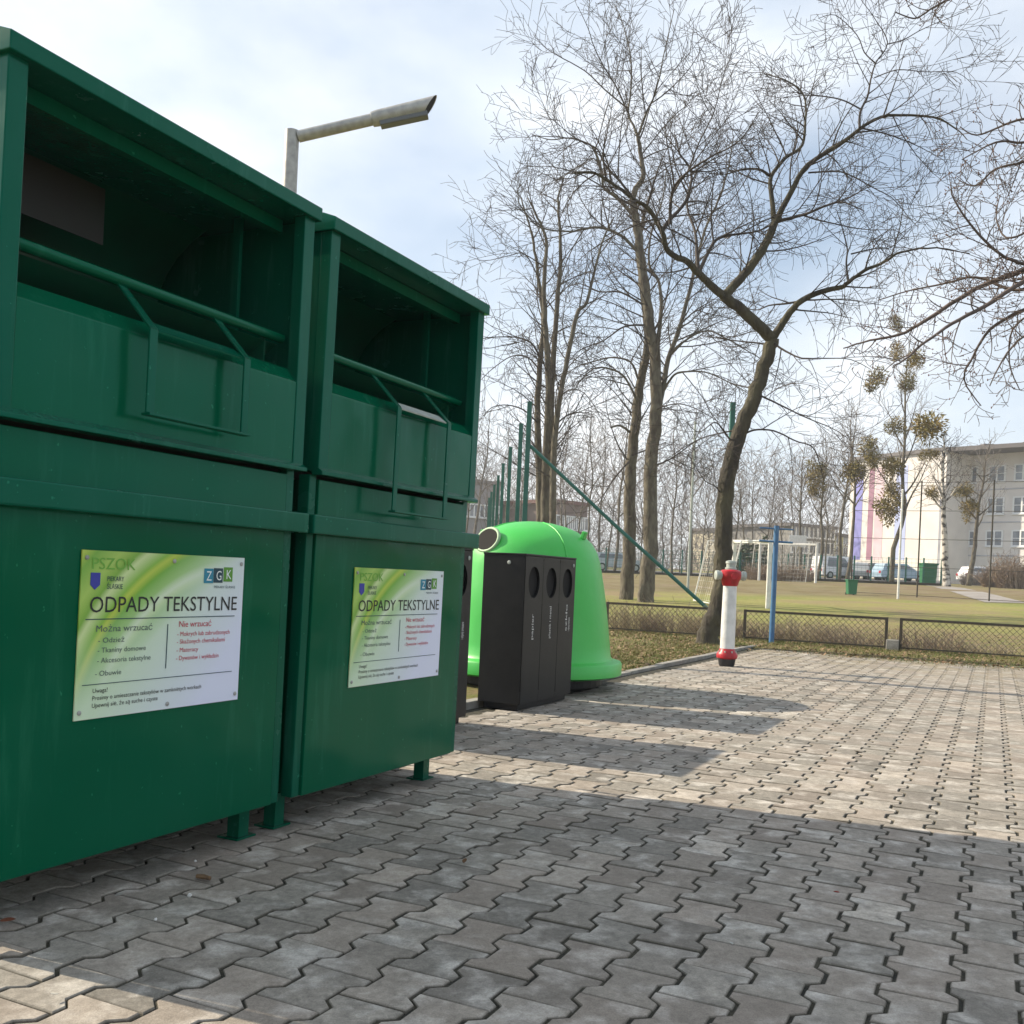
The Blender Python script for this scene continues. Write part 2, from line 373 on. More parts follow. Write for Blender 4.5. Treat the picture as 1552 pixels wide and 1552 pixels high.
def make_kerb():
    rnd = random.Random(3); m = MB()
    a = 0.0
    while a < A_END+.05:
        p = AB(a, B_KERB); q = AB(a+.99, B_KERB); z = .018+rnd.gauss(0, .006)
        m.bar((p.x, p.y, z-.06), (q.x, q.y, z-.06+rnd.gauss(0, .004)), .08, .15)
        a += 1.0
    b = B_KERB+.05
    while b < B_FAR:
        p = AB(A_END+.03, b); q = AB(A_END+.03, b+.99); z = .004+rnd.gauss(0, .004)
        m.bar((p.x, p.y, z-.075), (q.x, q.y, z-.075), .07, .15)
        b += 1.0
    tag(m.build('kerb', CONC, bevel=.006), kind='structure')
make_kerb()
# ------------------------------------------------------------------ text helper
def text_geo(s, size, align='LEFT', sx=1.0):
    cu = bpy.data.curves.new('t', 'FONT'); cu.body = s; cu.size = size; cu.align_x = align; cu.resolution_u = 3
    ob = bpy.data.objects.new('t', cu); COL.objects.link(ob); bpy.context.view_layer.update()
    dg = bpy.context.evaluated_depsgraph_get(); me = bpy.data.meshes.new_from_object(ob.evaluated_get(dg))
    v = [(p.co.x*sx, p.co.y) for p in me.vertices]; f = [tuple(p.vertices) for p in me.polygons]
    bpy.data.objects.remove(ob); bpy.data.curves.remove(cu); bpy.data.meshes.remove(me)
    return v, f
def put_text(m, s, x, z, y, width=None, size=.03, align='LEFT', vertical=False):
    v, f = text_geo(s, size, align)
    if not v: return
    if width:
        w_ = max(p[0] for p in v)-min(p[0] for p in v); k = width/w_; v = [(p[0]*k, p[1]) for p in v]
    if vertical: vv = [(x-p[1], y, z+p[0]) for p in v]      # reads bottom to top
    else: vv = [(x+p[0], y, z+p[1]) for p in v]
    m.add(vv, f)
# ------------------------------------------------------------------ textile containers
def sign_mat():
    m = bpy.data.materials.new('printed sign'); m.use_nodes = True; t = m.node_tree; b = t.nodes['Principled BSDF']
    b.inputs['Roughness'].default_value = .3
    v = t.nodes.new('ShaderNodeTexCoord').outputs['Object']
    sp = t.nodes.new('ShaderNodeSeparateXYZ'); t.links.new(v, sp.inputs[0])
    x, z = sp.outputs[0], sp.outputs[2]      # metres from the lower left corner of the board
    # broad curved swooshes: distance from a point low on the right
    dx = math_(t, 'MULTIPLY', math_(t, 'SUBTRACT', x, .52), .95); dz = math_(t, 'SUBTRACT', z, -.10)
    d = math_(t, 'SQRT', math_(t, 'ADD', math_(t, 'MULTIPLY', dx, dx), math_(t, 'MULTIPLY', dz, dz)))
    sw = math_(t, 'ADD', d, math_(t, 'MULTIPLY', x, -.16))
    g1 = ramp(t, sw, [(.30, (.70, .80, .72)), (.345, (.62, .78, .56)), (.365, (.22, .50, .06)), (.40, (.20, .48, .05)), (.42, (.55, .72, .30)), (.435, (.74, .84, .62)), (.46, (.25, .52, .07)),
                      (.50, (.17, .44, .04)), (.525, (.50, .62, .08)), (.54, (.24, .50, .06)), (.58, (.62, .75, .36)), (.60, (.20, .42, .05)), (.64, (.40, .60, .12)), (.70, (.20, .44, .06)), (.74, (.55, .66, .10))])
    pale = mixcol(t, (.60, .76, .55), (.72, .76, .92), ramp(t, math_(t, 'SUBTRACT', x, math_(t, 'MULTIPLY', z, .8)), [(.05, 0.), (.45, 1.)]))
    k = ramp(t, math_(t, 'SUBTRACT', math_(t, 'MULTIPLY', z, 1.25), math_(t, 'MULTIPLY', math_(t, 'SUBTRACT', x, .10), .9)), [(.10, 0.), (.34, 1.)])
    c = mixcol(t, pale, g1, k)
    t.links.new(c, b.inputs['Base Color'])
    return m
SIGN = sign_mat()
SW, SH = .635, .455
def build_sign(parent, x0, z0, wd, y):
    s = MB().box(0, wd, -.004, 0, 0, SH).build('sign_board', SIGN, parent); s.location = (x0, y, z0)
    k = wd/SW; yy = -.0055
    def T(name, m, items):
        g = MB()
        for (tx, x, z, w_, sz) in items: put_text(g, tx, x*k, z, yy, w_*k if w_ else None, sz)
        o = g.build(name, m, s, fix=False); return o
    T('title_lettering', INK, [('ODPADY TEKSTYLNE', .03, .288, .575, .062)])
    T('logo_lettering', INKPG, [('PSZOK', .03, .405, .15, .045)])
    T('town_lettering', INKD, [('PIEKARY', .085, .373, .058, .019), ('ŚLĄSKIE', .085, .352, .055, .019)])
    T('allowed_lettering', INKG, [('Można wrzucać', .055, .235, .20, .026), ('- Odzież', .065, .205, .09, .020), ('- Tkaniny domowe', .065, .178, .17, .020),
                                   ('- Akcesoria tekstylne', .065, .150, .19, .020), ('- Obuwie', .060, .115, .09, .020)])
    T('forbidden_lettering', INKR, [('Nie wrzucać', .36, .240, .135, .026), ('- Mokrych lub zabrudzonych', .355, .213, .225, .019), ('- Skażonych chemikaliami', .355, .190, .205, .019),
                                    ('- Materacy', .355, .165, .09, .019), ('- Dywanów i wykładzin', .355, .141, .18, .019)])
    T('note_lettering', INK, [('Uwaga!', .055, .070, .05, .017), ('Prosimy o umieszczanie tekstyliów w zamkniętych workach', .055, .050, .41, .017),
                              ('Upewnij się, że są suche i czyste', .055, .030, .235, .017)])
    ru = MB(); ru.box(.02*k, .60*k, yy, yy+.0005, .268, .2705); ru.box(.02*k, .60*k, yy, yy+.0005, .092, .094); ru.box(.315*k, .318*k, yy, yy+.0005, .12, .25)
    ru.build('ruled_lines', INKD, s)
    cr_ = MB().prism([(.03*k, .395), (.03*k, .362), (.045*k, .349), (.062*k, .362), (.062*k, .395)], yy, yy+.0005); cr_.build('crest', INKB, s)
    for nm, xx, zz, mm, ltr, c2 in (('logo_tile', .455, .372, INKT, 'Z', INKL), ('logo_tile', .497, .374, INKD, 'G', INKL), ('logo_tile', .541, .378, INKGR, 'K', INKL)):
        tl = MB().box(xx*k, (xx+.040)*k, yy, yy+.0005, zz, zz+.045).build(nm, mm, s)
        g = MB(); put_text(g, ltr, (xx+.009)*k, zz+.008, yy-.001, .022*k, .042); g.build('tile_letter', c2, tl, fix=False)
    T('strapline', INKD, [('PIEKARY ŚLĄSKIE', .50, .357, .095, .011)])
    for (bx, bz) in ((.015, SH-.02), (.33, SH-.02), (.62, SH-.02), (.015, .02), (.33, .015), (.62, .02)):
        m_ = MB().lathe([(.0065, 0), (.0065, .002), (.003, .004)], 10); 
        V = m_.v[0]; m_.v[0] = np.stack([V[:, 0]+bx*k, -.0045-V[:, 2], V[:, 1]+bz], 1); m_.build('rivet', GALV, s)
    return s
def container(a0, a1, label, hz_bot, sx0, sx1, sz, leg_x, hx0, hx1, tilt=0):
    W = (a1-a0)*H; D = 1.05
    KS = .943; p = AB(a0*H*KS, -2.43*H*KS); zo = H*(1-KS)
    t = thing('textile_container', label, 'clothing container', (p.x, p.y, zo), R(64), 'green textile recycling containers'); t.scale = (KS, KS, KS); zg = -zo/KS
    zf, zb0, zb1, zs, zp, zbar, zl, zt = .069, .998, 1.066, 1.222, 1.505, 1.662, 2.072, 2.118
    # lower tub
    b = MB(); b.box(.046, W-.046, .028, D-.02, zf, zs-.026); b.build('lower_body', GREEN, t, bevel=.003)
    MB().box(.004, W-.004, .075, D-.02, zs-.026, zs-.0006).build('shade_strip', HOLE, t)  # near-black strip, shade under the apron lip put into its colour
    for xx in (0.0, W-.040): MB().box(xx, xx+.040, .036, .085, zf, zs-.012).build('corner_post', GREEN2, t, bevel=.003)
    bl = MB(); bl.box(-.045, W+.012, -.030, .024, zb0, zb1); bl.box(-.045, -.005, .024, .09, zb0, zb1); bl.box(W-.003, W+.012, .024, D, zb0, zb1)
    bl.build('belt_rail', GREEN2, t, bevel=.006)
    for xx in leg_x:
        for yy in (.12, D-.17):
            lg = MB().box(xx, xx+.05, yy, yy+.05, zg+.008, zf+.0).build('leg', GREEN2, t)
            MB().box(xx-.02, xx+.075, yy-.012, yy+.075, zg+.001, zg+.008).build('foot_plate', GREEN2, lg)
    # upper hood: sides, back, roof
    for xx in (0.0, W-.055):
        s = MB(); s.box(xx, xx+.055, 0, .045, zs, zl+.004); xo = xx if xx == 0 else W-.006
        s.box(xo, xo+.006, .045, D-.006, zs, zl+.004); s.build('side_panel', GREEN2, t, bevel=.003)
    MB().box(.006, W-.006, D-.006, D, zs, zl).build('back_panel', GREEN, t)
    xl, xr = -.012, W+.012
    rf = MB()
    prof = [(-.02, zl), (-.02, zt), (.035, zt+.020), (D-.03, zt+.020), (D+.02, zt), (D+.02, zl), (D+.014, zl), (D+.014, zt-.004), (-.014, zt-.004), (-.014, zl)]
    rf.prism_x([(-.02, zl), (-.02, zt), (.035, zt+.020), (D-.03, zt+.020), (D+.02, zt), (D+.02, zl)], xl, xr)
    rf.build('roof', GREEN2, t, bevel=.003)
    # interior hood ribs
    MB().box(.10, .115, .20, .23, zbar+.02, zl-.003).build('inner_rib', DARKIN, t)
    MB().box(W-.125, W-.110, .22, .25, zbar-.05, zl-.003).build('inner_rib', GREEN2, t)
    MB().box(.05, W-.05, .10, .13, zl-.045, zl-.003).build('inner_lintel', GREEN, t)
    # swinging drum chute
    dr = MB(); n = 14; pts = []
    for i in range(n+1):
        an = R(-70+150*i/n); pts.append((.20+.50*math.cos(an)*.95, zbar+.12+.34*math.sin(an)))
    pts = [(.10, zbar-.02)] + pts
    v = []; f = []
    for (y, z) in pts: v += [(.05, y, z), (W-.05, y, z)]
    for i in range(len(pts)-1): f.append((2*i, 2*i+1, 2*i+3, 2*i+2))
    dr.add(v, f); dr.build('chute_drum', DARKIN, t, smooth=True)
    MB().tube([(.045, .085, zbar), (W-.045, .085, zbar)], .017, 10).build('chute_bar', GREEN, t, smooth='auto')
    for xx in (.050, W-.115):
        MB().prism_x([(.10, zbar-.16), (.10, zbar-.01), (.62, zbar-.01), (.62, zbar-.16)], xx, xx+.006).build('chute_cheek', DARKIN, t)
    # front apron with folded top and bottom lip
    ap = MB(); pr = [(.004, zs+.002), (.002, zp), (.045, zp+.05), (.051, zp+.048), (.010, zp-.004), (.010, zs+.002)]
    ap.prism_x(pr, .056, W-.056); ap.build('front_apron', GREEN, t, bevel=.002)
    lp = MB().prism_x([(-.018, zs-.014), (-.018, zs-.002), (.004, zs+.014), (.03, zs+.014), (.03, zs-.014)], .0, W); lp.build('apron_lip', GREEN2, t, bevel=.002)
    # pull handle, flat bar frame
    yh = -.052; zk = 1.515; g = MB(); bw = .028
    for xx in (hx0, hx1):
        g.bar((xx, .080, zbar-.015), (xx, yh, zk), bw, .007, upv=(0, 1, 1)); g.bar((xx, yh, zk), (xx, yh, hz_bot), bw, .007, upv=(0, 1, 0))
    g.box(hx0-.014, hx1+.014, yh-.016, yh+.016, hz_bot-.008, hz_bot-.0005)
    g.build('handle', GREEN2, t, bevel=.0015)
    MB().prism_x([(yh+.004, zk), (yh+.044, zk+.030), (yh+.046, zk+.026), (yh+.006, zk-.004)], hx0+.0145, hx1-.0145).build('handle_plate', ALU if hz_bot < 1.2 else GREEN2, t)
    build_sign(t, (sx0-a0)*H, sz*H, (sx1-sx0)*H, .026)
    # the whole box stands slightly out of plumb
    k = math.tan(tilt)
    for ch in t.children:
        sg = ch.name.startswith('sign_board')
        for o in [ch]+list(ch.children_recursive):
            for v in o.data.vertices: v.co.x += k*(v.co.z if sg else v.co.z-zg)
        if sg: ch.location.x += k*(ch.location.z-zg)
    return t
c1 = container(1.745, 3.078, 'green steel textile container nearest the camera, its handle frame high on the front', 1.285, 2.088, 2.800, .505, (.03, 1.085), .437, .815, R(.5))
MB().box(1.09, 1.33, 1.052, 1.058, .03, 2.06).build('added_gap_strip', GREEN2, c1)  # added behind the gap to block sun between the containers
MB().box(1.150, 1.262, .10, .104, .08, 1.19).build('added_gap_strip', GREEN2, c1)  # added filler so the lower gap looks dark green
MB().box(.33, .66, .40, .404, 1.86, 2.035).build('brown_plate', PLATE, c1)  # free-hanging brown plate, the dull rectangle inside the hood
c2 = container(3.160, 4.475, 'green steel textile container next to the black bins, its long handle hanging lower', 1.115, 3.485, 4.240, .490, (.02, 1.04), .415, .805, R(1.1))
# ------------------------------------------------------------------ black sorting bins
def holed(m, x0, x1, z0, z1, cx, cz, rx, rz, y0, depth):
    an = sorted(set([2*math.pi*i/28 for i in range(28)]+[math.atan2(z-cz, x-cx) % (2*math.pi) for x in (x0, x1) for z in (z0, z1)]))
    v = []; n = len(an)
    for a in an:
        c, s = math.cos(a), math.sin(a); k = 1e9
        if c > 1e-9: k = min(k, (x1-cx)/c)
        if c < -1e-9: k = min(k, (x0-cx)/c)
        if s > 1e-9: k = min(k, (z1-cz)/s)
        if s < -1e-9: k = min(k, (z0-cz)/s)
        v.append((cx+c*k, y0, cz+s*k))
    v += [(cx+rx*math.cos(a), y0, cz+rz*math.sin(a)) for a in an]; v += [(cx+rx*math.cos(a), y0+depth, cz+rz*math.sin(a)) for a in an]
    f = []
    for k in range(2):
        for i in range(n): j = (i+1) % n; f.append((k*n+i, k*n+j, (k+1)*n+j, (k+1)*n+i))
    m.add(v, f)
def bin_station(a0, b0, label, rz=64):
    p = AB(a0*H, b0*H); t = thing('sorting_bin', label, 'waste bin', (p.x, p.y, 0), R(rz), 'black waste sorting stations')
    W, D, HT = .86, .31, 1.02; mw = W/3
    c = MB(); c.box(0, .004, 0.003, D, .04, HT); c.box(W-.004, W, .003, D, .04, HT); c.box(.0045, W-.0045, D-.004, D, .04, HT); c.box(.0045, W-.0045, .012, D-.0045, .04, .045)
    c.build('casing', BLACKST, t, bevel=.002)
    MB().box(-.003, W+.003, -.003, D+.003, HT, HT+.012).build('lid', BLACKST, t, bevel=.002)
    MB().box(.03, W-.03, .03, D-.03, 0, .04).build('plinth', BLACKST, t)
    words = [('papier',), ('plastik i metal',), ('szkło', 'i odpady zmieszane')]
    for i in range(3):
        x0, x1 = i*mw+.003, (i+1)*mw-.003
        d = MB(); holed(d, x0, x1, .045, HT-.003, (x0+x1)/2, HT-.175, .088, .105, 0, .02)
        o = d.build('door', BLACKST, t, fix=False)
        MB().box(x0+.002, x1-.002, .021, .03, HT-.32, HT-.03).build('dark_back', HOLE, o)  # near-black sheet stands in for the dark inside of the bin
        g = MB()
        for q, s in enumerate(words[i]): put_text(g, s, (x0+x1)/2+.015+.05*q, HT-.56 if len(words[i]) == 1 else HT-.52, -.0015, [.17, .22, .19, .10][i+q], .045, vertical=True)
        g.build('lettering', LETW, o, fix=False)
    for i in range(2):
        lk = MB().lathe([(.013, 0), (.013, .004), (.006, .006)], 12); V = lk.v[0]
        lk.v[0] = np.stack([V[:, 0]+(W-.05 if i else .0), -V[:, 2]-.001, V[:, 1]+HT-.045], 1) if i else np.stack([-V[:, 2]-.001, V[:, 0]+.12, V[:, 1]+HT-.05], 1)
        lk.build('lock', ALU, t)
    return t
bin_station(6.60, -3.11, 'black sorting bin with three oval openings in front of the green bell')
bin_station(4.84, -3.13, 'black sorting bin mostly hidden behind the second green container', 64)
# ------------------------------------------------------------------ glass bell
def bell():
    p = AB(8.30*H, -3.86*H); t = thing('bell_container', 'bright green dome shaped glass bank behind the black sorting bin', 'glass bank', (.155, 8.14, 0), 0)
    k = 1.0
    pr = [(.60, .10), (.74, .105), (.775, .12), (.776, .205), (.765, .22), (.70, .235), (.682, .26), (.672, .35), (.655, .48), (.632, .65), (.607, .80), (.578, .95), (.560, 1.03), (.535, 1.10), (.495, 1.165), (.44, 1.215), (.365, 1.262), (.27, 1.298), (.16, 1.322), (.06, 1.333), (.01, 1.334)]
    MB().lathe(pr, 72).build('shell', BELL, t, smooth='auto')
    for an in (R(-62), R(-152), R(28), R(118)):       # mould seams
        pts = [(math.cos(an)*(r_+.002), math.sin(an)*(r_+.002), z_) for r_, z_ in pr[6:-2]]; MB().tube(pts, .007, 6).build('mould_seam', BELL, t, smooth=True)
    MB().lathe([(.55, .0), (.62, .03), (.62, .10), (.5, .104)], 40).build('base', BLACKST, t)
    an0 = math.atan2(-.34, -.34)
    nrm = Vector((math.cos(an0)*.93, math.sin(an0)*.93, .36)).normalized(); cen = Vector((math.cos(an0)*.505, math.sin(an0)*.505, 1.155))
    u = nrm.cross(Vector((0, 0, 1))).normalized(); w2 = u.cross(nrm)
    ring = MB(); pts = [cen+u*(.118*math.cos(a))+w2*(.098*math.sin(a)) for a in [2*math.pi*i/28 for i in range(29)]]
    ring.tube(pts, .015, 8, cap=False); ring.build('inlet_rim', mat('inlet rim', (.30, .46, .27), .5), t, smooth=True)
    dk = MB(); q = [cen+nrm*.012+u*(.116*math.cos(a))+w2*(.096*math.sin(a)) for a in [2*math.pi*i/28 for i in range(28)]]
    q2 = [x-nrm*.12 for x in q]
    dk.add([tuple(x) for x in q]+[tuple(x) for x in q2], [tuple(range(28))]); dk.build('inlet_dark', HOLE, t)  # near-black disc stands in for the dark inlet hole
    an1 = R(-28)
    for an in (R(-28), R(152)):
        MB().bar((math.cos(an)*.45, math.sin(an)*.45, 1.20), (math.cos(an)*.47, math.sin(an)*.47, 1.26), .06, .03).build('lifting_lug', BELL, t, bevel=.006)
bell()
# ------------------------------------------------------------------ hydrant
def hydrant():
    g = ground_at(1101, 1010); t = thing('fire_hydrant', 'white pillar fire hydrant with red head and red foot ring', 'hydrant', (g.x, g.y, 0), R(8))
    S = MB
    S().lathe([(.075, 0), (.085, .02), (.095, .08), (.098, .09)], 28).build('base', mat('black iron', (.02, .02, .024), .5), t, smooth='auto')
    S().lathe([(.098, .085), (.112, .095), (.115, .13), (.100, .155), (.086, .175), (.080, .195)], 28).build('foot_ring', HYDR, t, smooth='auto')
    for i in range(8):
        a = i*math.pi/4+.2; bo = S().tube([(.094*math.cos(a), .094*math.sin(a), .150), (.094*math.cos(a), .094*math.sin(a), .172)], .009, 6).build('bolt', ALU, t)
    S().tube([(0, -.108, .985), (0, -.125, .985)], .034, 14).build('chain_boss', HYDR, t, smooth='auto')
    S().lathe([(.079, .18), (.078, .5), (.073, .87), (.072, .885)], 28).build('column', HYDW, t, smooth='auto')
    S().lathe([(.074, .875), (.085, .89), (.095, .93), (.112, .955), (.116, 1.0), (.112, 1.035), (.095, 1.05), (.06, 1.055)], 28).build('head', HYDR, t, smooth='auto')
    for sg in (-1, 1):
        o = MB().tube([(sg*.10, 0, .99), (sg*.135, 0, .99), (sg*.136, 0, .99), (sg*.168, 0, .99), (sg*.172, 0, .99)], [.046, .046, .052, .050, .03], 16).build('outlet_cap', ALU, t, smooth='auto')
    S().lathe([(.062, 1.05), (.062, 1.075), (.050, 1.08), (.050, 1.115), (.058, 1.12), (.056, 1.145), (.03, 1.155)], 14).build('top_cap', ALU, t, smooth='auto')
hydrant()
# ------------------------------------------------------------------ street lamp
def lamp():
    Y = 12.; ks = Y/8.5; p0 = at(443, 198, Y); x0 = p0.x; t = thing('street_lamp', 'grey steel street lamp rising behind the green containers', 'street lamp', (x0, Y, 0))
    zt = p0.z
    MB().tube([(0, 0, 0), (0, 0, 1.1), (0, 0, 1.12), (0, 0, zt-.02), (0, 0, zt-.005), (0, 0, zt)], [q*ks for q in (.085, .085, .064, .060, .060, .050)], 24).build('pole', GALV, t, smooth='auto')
    e = at(655, 160, Y)-Vector((x0, Y, 0)); s = at(452, 207, Y)-Vector((x0, Y, 0)); m = s.lerp(e, .565)
    MB().tube([s, m], .050*ks, 20).build('arm', GALV, t, smooth='auto')
    d = (e-s).normalized(); upv = Vector((0, -1, 0)).cross(d) if False else d.cross(Vector((0, 1, 0))).normalized()
    if upv.z < 0: upv = -upv
    hd = MB(); a = m-d*.03; n = 20; V = []; L_ = (e-a).length
    sidev = d.cross(upv)
    for k, (tt, r) in enumerate(((0, .044), (.01, .062), (.12, .068), (.97, .074))):
        for j in range(n):
            an = 2*math.pi*j/n; sh = 0
            if k == 3: sh = .075*math.sin(an)
            V.append(tuple(a+d*(L_*tt+sh*ks)+upv*(r*ks*math.sin(an))+sidev*(r*ks*math.cos(an))))
    f = []
    for k in range(3):
        for j in range(n): j2 = (j+1) % n; f.append((k*n+j, k*n+j2, (k+1)*n+j2, (k+1)*n+j))
    f.append(tuple(range(n))); hd.add(V, f); hd.build('lamp_head', GALV, t, smooth='auto')
    cp = MB(); cp.add([tuple(Vector(V[3*n+j])-d*.012) for j in range(n)], [tuple(range(n))]); cp.build('end_cap', HOLE, t)
    q0 = a+d*(L_*.12)-upv*.062*ks; q1 = a+d*(L_*.90)-upv*.069*ks
    MB().bar(q0, q1, .10*ks, .045*ks, upv=upv).build('lens', mat('lamp lens', (.10, .11, .12), .3), t, bevel=.01)
lamp()
# ------------------------------------------------------------------ green posts of the ball court
def ball_posts():
    tops = [(803, 610, 18.5), (790, 643, 21.2), (774, 678, 25), (763, 703, 28.8), (755.5, 721, 32.6), (749.5, 735, 36.4), (745, 746, 40.2), (741.5, 755, 44)]
    lab = ['nearest and tallest green court post, with the slanted brace', 'second green court post behind the braced one', 'third green court post counted from the braced one', 'fourth green court post counted from the braced one',
           'fifth green court post counted from the braced one', 'sixth green court post counted from the braced one', 'seventh green court post counted from the braced one', 'farthest green court post, last of the row']
    for i, (u, v, Y) in enumerate(tops):
        p = at(u, v, Y); g = gz(p.x, p.y); t = thing('court_post', lab[i], 'post', (p.x, p.y, g), 0, 'green posts of the ball court')
        h = p.z-g; MB().box(-.045, .045, -.045, .045, -.1, h).build('shaft', TEAL, t, bevel=.006)
        MB().box(-.05, .05, -.05, .05, h, h+.012).build('cap', TEAL, t)
        if i == 0:
            q = at(1082, 931, 17.3)-Vector((p.x, p.y, g)); s = at(804, 676, Y)-Vector((p.x, p.y, g))
            MB().tube([s, s.lerp(q, .5)+Vector((0, 0, -.03)), q], .034, 10).build('brace', TEAL, t, smooth='auto')
    p = at(1111, 611, 18.8); g = gz(p.x, p.y); t = thing('court_post', 'green court post standing behind the big dark tree', 'post', (p.x, p.y, g), 0, 'green posts of the ball court')
    MB().box(-.045, .045, -.045, .045, -.1, p.z-g).build('shaft', TEAL, t, bevel=.006); MB().box(-.05, .05, -.05, .05, p.z-g, p.z-g+.012).build('cap', TEAL, t)
ball_posts()
# ------------------------------------------------------------------ low fence
def low_fence():
    names = {0: 'low chain link panel between the green bell and the dark tree', 1: 'low chain link panel behind the hydrant and blue post', 2: 'low chain link panel right of the concrete block'}
    LN = 2.4*H; hgt = .47
    starts = [-6.66, -4.02, -1.39, 1.25]
    proto = None
    for i, b0 in enumerate(starts):
        p = AB(17.9*H, b0*H); q = AB(17.9*H, b0*H+LN); zg = 0.02
        rz = math.atan2(q.y-p.y, q.x-p.x)
        lb = names.get(i, 'low chain link panel continuing past the right edge')
        if proto is None:
            t = thing('fence_panel', lb, 'fence', (p.x, p.y, zg), rz, 'low chain link fence panels')
            for x in (0, LN): MB().box(x-.02, x+.02, -.02, .02, -.1, hgt+.02).build('post', RUSTY, t)
            MB().box(.02, LN-.02, -.018, .018, hgt-.018, hgt+.018).build('top_rail', RUSTY, t)
            MB().box(.02, LN-.02, -.012, .012, .035, .055).build('bottom_rail', RUSTY, t)
            ms = MB(); st = .088
            x = -hgt
            while x < LN:
                for sg in (1, -1):
                    a0, a1 = (x, x+hgt-.06) if sg > 0 else (x+hgt-.06, x)
                    z0, z1 = .05, hgt-.01
                    # clip to the frame
                    def cl(a, z, b, zz):
                        if a < .02: k = (.02-a)/(b-a); z = z+(zz-z)*k; a = .02
                        if a > LN-.02: k = (LN-.02-a)/(b-a); z = z+(zz-z)*k; a = LN-.02
                        return a, z
                    if max(a0, a1) <= .03 or min(a0, a1) >= LN-.03: continue
                    pa = cl(a0, z0, a1, z1); pb = cl(a1, z1, a0, z0)
                    ms.tube([(pa[0], sg*.002, pa[1]), (pb[0], sg*.002, pb[1])], .0033, 3, cap=False)
                x += st
            ms.build('wire_mesh', GALV if False else mat('fence wire', (.10, .09, .07), .7), t, fix=False)
            proto = t
        else:
            t = copy_tree(proto); t.location = (p.x, p.y, zg if b0 > -5 else .03); t['label'] = lb
    p = AB(17.9*H, -1.51*H); c = MB().box(-.09, .09, -.07, .07, -.05, .16).build('concrete_block', CONC, bevel=.01)
    c.location = (p.x, p.y, .02); c.rotation_euler = (0, 0, R(-26)); tag(c, 'small grey concrete block between two low fence panels', 'block')
low_fence()
# ------------------------------------------------------------------ blue post, goals, poles, net
def blue_post():
    g = at(1169, 977, 15.3); t = thing('blue_post', 'blue steel post with two short crossbars by the low fence', 'post', (g.x, g.y, 0))
    h = at(1177, 797, 15.3).z
    MB().tube([(0, 0, -.1), (0, 0, h)], .040, 14).build('shaft', BLUEP, t, smooth='auto')
    MB().tube([(-.26, 0, h-.04), (.26, 0, h-.05)], .012, 8).build('crossbar', BLUEP, t)
    MB().tube([(-.26, 0, h-.24), (.26, 0, h-.25)], .016, 8).build('crossbar', BLUEP, t)
blue_post()
def goal(pn, pf, back, label, hgt=2.0):
    """pn, pf ground points of the two posts; back vector of the net support"""
    t = thing('football_goal', label, 'goal', pn, 0, 'white football goals'); r = .055
    z = Vector((0, 0, hgt)); a = Vector((0, 0, 0)); b = pf-pn
    for q in (a, b): MB().box(q.x-r, q.x+r, q.y-r, q.y+r, q.z-.1, q.z+hgt+r).build('goal_post', WHITE, t, bevel=.008)
    MB().bar(a+z+(b-a).normalized()*.056, b+z-(b-a).normalized()*.056, .10, .10).build('crossbar', WHITE, t, bevel=.008)
    tk = back.normalized()*.9
    for q in (a, b): MB().tube([q+z*.99+back.normalized()*.04, q+z*.99+tk, q+tk*1.45], .022, 8).build('net_support', WHITE, t, smooth='auto')
    MB().tube([a+tk*1.45+Vector((0, 0, .03)), b+tk*1.45+Vector((0, 0, .03))], .02, 8).build('ground_bar', WHITE, t)
    ms = MB()
    for i in range(16):
        q = a.lerp(b, (i+.5)/16); ms.tube([q+z*.98+tk, q+tk*1.45+Vector((0, 0, .05))], .003, 3, cap=False)
    for i in range(10):
        k = (i+.5)/10; ms.tube([a+z*.98*(1-k)+tk*(1+.45*k), b+z*.98*(1-k)+tk*(1+.45*k)], .003, 3, cap=False)
    ms.build('net', WHITE, t, fix=False)
g1 = onground(1165, 29.4); g2 = onground(1111, 32.2); goal(g1, g2, Vector((-1, -.15, 0)), 'white goal nearer the fence, beside the blue post')
g1 = onground(1236, 51.0); g2 = onground(1150, 53.0); goal(g1, g2, Vector((-.1, 1, 0)), 'white goal at the far side of the pitch below the backboard')
def mast(u, Y, vtop, label, r=.045, m=WHITE):
    g = onground(u, Y); p = at(u, vtop, Y); t = thing('pole', label, 'pole', g, 0)
    MB().tube([(0, 0, -.1), (0, 0, p.z-g.z)], [r, r*.8], 10).build('shaft', m, t, smooth='auto'); MB().tube([(0, 0, p.z-g.z), (0, 0, p.z-g.z+.05)], [r*1.2, r*.6], 10).build('cap', m, t)
mast(1362, 38, 743, 'thin pale pole on the pitch edge in front of the school', .045)
mast(1043, 41, 640, 'tall thin pale mast rising beside the goal left of the dark tree', .055, ALU)
def backboard():
    g = onground(1212, 56); t = thing('basketball_hoop', 'pale basketball backboard on a thin pole at the far pitch', 'basketball hoop', g)
    c = at(1209, 820, 56)-g
    MB().box(c.x-.5, c.x+.5, c.y-.02, c.y+.02, c.z-.32, c.z+.32).build('backboard', WHITE, t, bevel=.01)
    MB().tube([(0, .9, 0), (0, .9, c.z-.6), (0, .05, c.z)], .05, 8).build('pole', GALV, t)
    pts = [(c.x+.22*math.cos(a), c.y-.26+.22*math.sin(a), c.z-.2) for a in [2*math.pi*i/20 for i in range(21)]]
    MB().tube(pts, .015, 6, cap=False).build('hoop', HYDR, t)
backboard()
